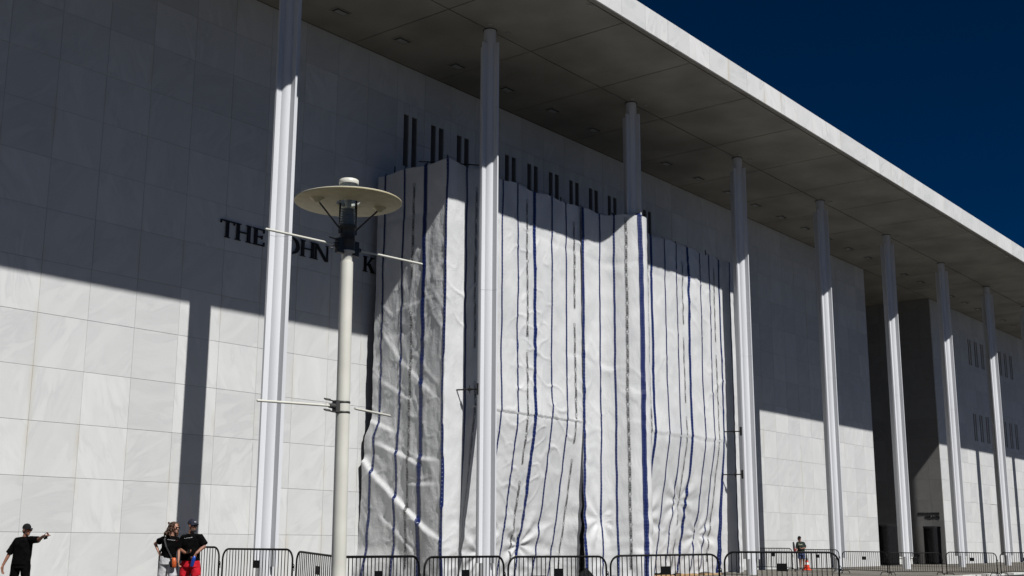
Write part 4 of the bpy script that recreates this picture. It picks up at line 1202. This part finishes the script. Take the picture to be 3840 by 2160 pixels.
hand_geo(mb, (0.233, -0.062, 0.95), (0.10, -0.12, -1), (-1, 0, 0), -1, (0.3, 0.4, 0.45, 0.5), 0.92)
for q, dx in ((-1, 0.0), (1, 0.03)):
    mb.cap((q * 0.085 - 0.02, 0, 0.92), (q * 0.09 - 0.02 + dx, -0.01, 0.50), 0.088, 0.055); mb.cap((q * 0.09 - 0.02 + dx, -0.01, 0.50), (q * 0.09 - 0.02 + dx, 0.03, 0.09), 0.052, 0.034)
    mb.cap((q * 0.09 - 0.02 + dx, 0.03, 0.05), (q * 0.11 - 0.02 + dx, -0.13, 0.036), 0.038, 0.03)
remeshed(mb, "body", SKIN, p, 0.0085)
mb = MB()
mb.loft([(0.99, -0.015, -0.005, 0.175, 0.13), (1.10, -0.005, -0.005, 0.165, 0.125), (1.26, 0.005, -0.015, 0.178, 0.14), (1.38, 0.0, -0.005, 0.185, 0.12), (1.46, 0.005, 0.005, 0.11, 0.085), (1.49, 0.01, 0.01, 0.07, 0.065)], 24)
traps(mb, (0.015, 0.01, 1.45), (-0.13, 0.01, 1.41), (0.145, 0.0, 1.405), 0.045)
mb.tube((-0.13, 0.01, 1.415), (-0.285, 0.095, 1.355), 0.072, 0.075, 16); mb.tube((0.145, 0.0, 1.41), (0.20, 0.015, 1.22), 0.074, 0.070, 16)
mb.ell((-0.14, 0.01, 1.41), (0.075, 0.08, 0.06)); mb.ell((0.15, 0, 1.40), (0.07, 0.075, 0.07))
remeshed(mb, "t_shirt", TSHIRT, p, 0.0105, 6, 0.006, 3.0)
mb = MB()
mb.loft([(0.86, -0.02, 0, 0.19, 0.145), (0.98, -0.02, 0, 0.178, 0.135), (1.045, -0.015, 0, 0.168, 0.125)], 24)
for q, dx in ((-1, 0.0), (1, 0.03)): mb.tube((q * 0.085 - 0.02, 0, 0.90), (q * 0.105 - 0.03 + dx, -0.005, 0.60), 0.112, 0.098, 18)
remeshed(mb, "shorts", cloth("grey_shorts", (0.40, 0.40, 0.41), (0.50, 0.50, 0.51)), p, 0.009, 2, 0.010, 5.0)
random.seed(21); mb = MB(); hcv = Vector(hc)
mb.ell(hcv + R_ @ Vector((0, 0.028, 0.062)), (0.088, 0.096, 0.088), 16, 10, R_)
mb.ell((-0.005, 0.035, 1.60), (0.085, 0.085, 0.12)); mb.ell((-0.045, 0.035, 1.53), (0.075, 0.07, 0.10)); mb.ell((0.10, 0.07, 1.53), (0.045, 0.04, 0.09))
for k in range(120):
    a = random.uniform(20, 320); a = math.radians(a - 90); zz = random.uniform(-0.17, 0.10)
    if math.sin(a) < -0.55 and zz < 0.08: continue
    rr = 0.098 + 0.03 * random.random() + (0.05 * sstep(0.02, -0.15, zz))
    q0 = hcv + R_ @ Vector((rr * 0.92 * math.cos(a), 0.03 + rr * math.sin(a) * 0.9, zz))
    q0.z += 0.02; q0.x -= 0.05 * sstep(0.0, -0.15, zz) * random.random(); mb.cap(q0, q0 + Vector((random.uniform(-0.03, 0.03), random.uniform(-0.02, 0.03), -random.uniform(0.02, 0.06))), random.uniform(0.014, 0.026), random.uniform(0.008, 0.016))
remeshed(mb, "hair", noisy("auburn_hair", (0.026, 0.012, 0.006), (0.075, 0.032, 0.013), 26, 4, 0.5, 0.6, 90, obj=True, stretch=(2, 2, 0.5)), p, 0.007, 1, 0.006, 8.0)
glasses(p, hc, PHI, 0.05, LENS, 1.0)
flat_text("dc.on,my.ow", p, "shirt_print", WHITE_INK, 0.022, 0.165, (-0.015, -0.150, 1.395), (1, 0.10, -0.12), (0.1, 0, 1), (0, -1, 0), 0.012, 0.03)
flat_text("ed", p, "shirt_print", RED_INK, 0.02, 0.04, (0.155, -0.128, 1.375), (1, 0.3, -0.05), (0, 0, 1), (0.2, -1, 0), 0.012)
mb = MB()
pts = [Vector((-0.09, -0.06, 1.47)), Vector((-0.085, -0.135, 1.40)), Vector((-0.03, -0.168, 1.25)), Vector((0.05, -0.15, 1.10)), Vector((0.115, -0.15, 0.985))]
for a, b in zip(pts, pts[1:]):
    s_ = mb.add(a + Vector((-0.016, 0, 0)), a + Vector((0.016, 0, 0)), b + Vector((0.016, 0, 0)), b + Vector((-0.016, 0, 0)), a + Vector((-0.016, 0.012, 0)), a + Vector((0.016, 0.012, 0)), b + Vector((0.016, 0.012, 0)), b + Vector((-0.016, 0.012, 0)))
    mb.face([s_, s_ + 3, s_ + 2, s_ + 1]); mb.face([s_ + 4, s_ + 5, s_ + 6, s_ + 7]); mb.face([s_, s_ + 4, s_ + 7, s_ + 3]); mb.face([s_ + 1, s_ + 2, s_ + 6, s_ + 5])
strap = mb
bg_ = empty("shoulder_bag", (16.849, -8.402, 0), RZ); tag(bg_, "orange and brown shoulder bag hanging at the hip of the woman in grey shorts", "bag")
strap.build("strap", mat("strap_grey", (0.035, 0.034, 0.036), 0.7), bg_)
mb = MB(); mb.loft([(0.79, 0.165, -0.155, 0.035, 0.03), (0.82, 0.16, -0.155, 0.055, 0.045), (0.92, 0.155, -0.155, 0.06, 0.048), (0.99, 0.15, -0.155, 0.05, 0.035), (1.01, 0.15, -0.155, 0.035, 0.02)], 16)
mb.build("pouch", noisy("orange_leather", (0.36, 0.065, 0.012), (0.50, 0.10, 0.02), 14, 4, 0.5, 0.2, 40, obj=True), bg_)
mb = MB(); mb.loft([(0.80, 0.115, -0.165, 0.03, 0.04), (0.90, 0.105, -0.165, 0.035, 0.045), (0.985, 0.11, -0.165, 0.03, 0.03)], 12); mb.build("flap", M['black_cloth'], bg_)

# --- man in red shorts with blue bottle
p = empty("person", (17.277, -8.612, 0), RZ)
tag(p, "bearded person in a navy cap, black T-shirt and red shorts holding a blue bottle", "person")
mb = MB(); hc = (0.0, 0.0, 1.700); PHI = math.radians(62)
R_ = head_geo(mb, hc, PHI, 0.02, 1.02, 1.08)
mb.cap((-0.03, 0.02, 1.48), (-0.01, 0.01, 1.64), 0.068, 0.062)
mb.loft([(0.88, 0.0, 0, 0.175, 0.135), (1.08, 0, 0, 0.18, 0.14), (1.28, 0, 0, 0.20, 0.14), (1.44, -0.01, 0, 0.20, 0.115), (1.53, -0.02, 0.01, 0.10, 0.08)])
mb.cap((-0.20, 0.0, 1.44), (-0.265, -0.03, 1.20), 0.060, 0.050); mb.cap((-0.265, -0.03, 1.20), (-0.075, -0.21, 1.115), 0.046, 0.032)
hand_geo(mb, (-0.07, -0.215, 1.115), (0.95, -0.25, -0.05), (0, -0.2, 1), 1, (0.5, 0.55, 0.6, 0.6), 1.05)
mb.cap((0.19, 0.0, 1.46), (0.29, -0.03, 1.25), 0.060, 0.050); mb.cap((0.29, -0.03, 1.25), (0.175, -0.19, 1.11), 0.046, 0.032)
hand_geo(mb, (0.17, -0.195, 1.10), (-0.35, -0.30, -0.85), (-0.8, 0.3, 0.2), 1, (0.55, 0.65, 0.7, 0.75), 1.05)
for q, dx in ((-1, 0.0), (1, 0.03)):
    mb.cap((q * 0.095, 0, 0.90), (q * 0.11 + dx, -0.01, 0.50), 0.092, 0.062); mb.cap((q * 0.11 + dx, -0.01, 0.50), (q * 0.115 + dx, 0.03, 0.09), 0.060, 0.038)
    mb.cap((q * 0.115 + dx, 0.03, 0.055), (q * 0.14 + dx, -0.14, 0.04), 0.042, 0.035)
remeshed(mb, "body", SKIN2, p, 0.0085)
mb = MB()
mb.loft([(0.945, 0.0, -0.005, 0.215, 0.165), (1.10, 0.0, -0.015, 0.21, 0.17), (1.28, 0.0, -0.01, 0.225, 0.165), (1.42, -0.005, 0, 0.225, 0.135), (1.50, -0.015, 0.005, 0.14, 0.10), (1.535, -0.02, 0.01, 0.085, 0.08)], 24)
traps(mb, (-0.015, 0.01, 1.49), (-0.16, 0.0, 1.44), (0.16, 0.0, 1.465), 0.055)
mb.tube((-0.17, 0.0, 1.43), (-0.275, -0.025, 1.21), 0.088, 0.090, 16); mb.tube((0.155, 0.0, 1.475), (0.305, -0.03, 1.29), 0.095, 0.088, 16)
mb.ell((-0.17, 0, 1.44), (0.09, 0.095, 0.075)); mb.ell((0.16, 0, 1.455), (0.09, 0.095, 0.075))
remeshed(mb, "t_shirt", TSHIRT, p, 0.0105, 6, 0.007, 9.0)
mb = MB()
mb.loft([(0.80, 0.015, 0, 0.215, 0.16), (0.92, 0.01, 0, 0.20, 0.155), (1.0, 0.0, 0, 0.19, 0.15)], 24)
for q, dx in ((-1, 0.0), (1, 0.03)): mb.tube((q * 0.10, 0, 0.88), (q * 0.118 + dx, -0.005, 0.60), 0.118, 0.108, 18)
remeshed(mb, "shorts", cloth("red_shorts", (0.42, 0.010, 0.020), (0.52, 0.016, 0.028)), p, 0.009, 2, 0.010, 12.0)
ball_cap(p, Vector(hc) + Vector((0, 0, 0.006)), PHI, -0.02, mat("navy_cap", (0.006, 0.008, 0.022), 0.85), 1.08)
glasses(p, hc, PHI, 0.02, LENS, 1.03)
mb = MB()
for a in range(-70, 71, 14):
    aa = math.radians(a); q0 = Vector((0.064 * math.sin(aa), -0.02 - 0.066 * math.cos(aa), -0.082 - 0.014 * math.cos(aa)))
    mb.ell(Vector(hc) + R_ @ q0, (0.020, 0.018, 0.030), 10, 7, R_)
mb.ell(Vector(hc) + R_ @ Vector((0, -0.092, -0.038)), (0.030, 0.010, 0.007), 10, 6, R_)
remeshed(mb, "beard", noisy("grey_brown_beard", (0.018, 0.013, 0.010), (0.05, 0.042, 0.036), 60, 3, 0.9, 0.5, 120, obj=True), p, 0.006, 1)
flat_text("dc.on,my.ow", p, "shirt_print", WHITE_INK, 0.024, 0.185, (-0.12, -0.178, 1.415), (1, -0.03, 0.16), (-0.1, 0, 1), (0, -1, 0), 0.012, 0.03)
nrm = R_ @ Vector((-0.35, -1, 0)); exx = R_ @ Vector((0.94, -0.33, 0))
flat_text("dc", p, "cap_print", WHITE_INK, 0.036, 0.05, Vector(hc) + R_ @ Vector((-0.055, -0.088, 0.085)), exx, (0, 0, 1), nrm, 0.012)
bt = empty("water_bottle", (17.277, -8.612, 0), RZ); tag(bt, "blue drinking bottle held tilted by the man in red shorts", "bottle")
Rb = Matrix.Rotation(0.24, 3, 'Y'); 
def bprof(prof, name, m):
    mb = MB(); mb.lathe(prof, 20); mb.v = [tuple(Rb @ Vector(v) + Vector((0.098, -0.255, 0.82))) for v in mb.v]; mb.build(name, m, bt)
bprof([(0.036, 0.0), (0.041, 0.01), (0.042, 0.17), (0.038, 0.18)], "flask", mat("blue_plastic", (0.006, 0.035, 0.22), 0.3))
bprof([(0.036, 0.182), (0.037, 0.20), (0.028, 0.215), (0.015, 0.235)], "lid", mat("blue_lid", (0.01, 0.07, 0.40), 0.35))
ph = MB(); ph.box(-0.038, 0.038, -0.075, 0.075, -0.005, 0.005); pho = ph.build("phone", M['black'])
pho.location = Vector((17.277, -8.612, 0)) + Matrix.Rotation(RZ, 3, 'Z') @ Vector((0.015, -0.245, 1.150)); pho.rotation_euler = (0.5, 0.1, RZ)
tag(pho, "small dark phone in the hand of the man in red shorts", "phone")

# --- man by the cone, far right
p = empty("person", (63.168, -1.772, 0), RZ)
tag(p, "distant person in dark green T-shirt and blue shorts standing by the cone", "person")
mb = MB(); hc = (-0.08, 0.0, 1.655); PHI = math.radians(-40)
R_ = head_geo(mb, hc, PHI, 0.1, 1.10, 1.08)
mb.cap((-0.03, 0.02, 1.44), (-0.075, 0.01, 1.60), 0.065, 0.06)
mb.loft([(0.86, -0.01, 0, 0.17, 0.13), (1.08, -0.01, 0, 0.175, 0.135), (1.28, -0.02, 0, 0.185, 0.13), (1.42, -0.025, 0, 0.185, 0.11), (1.50, -0.03, 0.01, 0.09, 0.07)])
mb.cap((-0.20, 0, 1.41), (-0.24, 0.02, 1.16), 0.055, 0.045); mb.cap((-0.24, 0.02, 1.16), (-0.255, -0.14, 1.02), 0.042, 0.03)
hand_geo(mb, (-0.255, -0.145, 1.015), (0, -0.7, -0.6), (1, 0, 0), -1, (0.6, 0.6, 0.6, 0.6), 1.05)
mb.cap((0.15, 0, 1.41), (0.235, 0.02, 1.22), 0.055, 0.045); mb.cap((0.235, 0.02, 1.22), (0.02, -0.20, 1.155), 0.043, 0.03)
hand_geo(mb, (0.01, -0.205, 1.155), (-0.95, -0.15, 0.0), (0, 0.2, -1), -1, (0.4, 0.5, 0.55, 0.6), 1.05)
for q, dx in ((-1, -0.01), (1, 0.01)):
    mb.cap((q * 0.09, 0, 0.88), (q * 0.09 + dx, -0.01, 0.49), 0.09, 0.06); mb.cap((q * 0.09 + dx, -0.01, 0.49), (q * 0.085 + dx, 0.03, 0.09), 0.057, 0.036)
remeshed(mb, "body", SKIN2, p, 0.010)
mb = MB()
mb.loft([(0.95, -0.01, 0, 0.20, 0.16), (1.10, -0.01, -0.01, 0.20, 0.17), (1.28, -0.02, 0, 0.21, 0.155), (1.40, -0.025, 0, 0.205, 0.125), (1.47, -0.03, 0, 0.12, 0.095), (1.505, -0.03, 0.01, 0.08, 0.075)], 20)
traps(mb, (-0.035, 0.01, 1.49), (-0.17, 0.0, 1.45), (0.14, 0.0, 1.45), 0.06)
mb.tube((-0.18, 0, 1.44), (-0.245, 0.015, 1.18), 0.085, 0.08, 14); mb.ell((-0.18, 0, 1.43), (0.09, 0.09, 0.085)); mb.ell((0.13, 0, 1.43), (0.09, 0.09, 0.085)); mb.tube((0.12, 0, 1.43), (0.225, 0.015, 1.24), 0.088, 0.082, 14)
remeshed(mb, "t_shirt", cloth("green_tshirt", (0.018, 0.026, 0.022), (0.028, 0.038, 0.032)), p, 0.011, 2, 0.006, 3.0)
flat_text("lev", p, "shirt_print", mat("cream_ink", (0.5, 0.5, 0.36), 0.6), 0.10, 0.20, (-0.16, -0.165, 1.33), (1, 0, 0), (0, 0, 1), (0, -1, 0), 0.015, 0.04)
mb = MB(); mb.loft([(0.80, 0, 0, 0.195, 0.15), (0.98, -0.01, 0, 0.185, 0.145)], 20)
for q, dx in ((-1, -0.01), (1, 0.01)): mb.tube((q * 0.09, 0, 0.87), (q * 0.095 + dx, -0.005, 0.60), 0.11, 0.105, 16)
remeshed(mb, "shorts", cloth("blue_shorts", (0.045, 0.06, 0.13), (0.07, 0.09, 0.18)), p, 0.011, 2, 0.008, 6.0)
ball_cap(p, Vector(hc) + Vector((0, 0, 0.006)), PHI, 0.1, M['black_cloth'], 1.15)
for q, dx in ((-1, -0.01), (1, 0.01)):
    mb = MB(); mb.m = 0; mb.cap((q * 0.085 + dx, 0.05, 0.052), (q * 0.10 + dx, -0.13, 0.042), 0.046, 0.036); mb.m = 1; mb.loft([(0.002, q * 0.092 + dx, -0.04, 0.048, 0.15), (0.022, q * 0.092 + dx, -0.04, 0.048, 0.15)], 16)
    mb.build("shoe", [M['black'], M['cone_white']], p)

bpy.data.scenes.remove(TS)
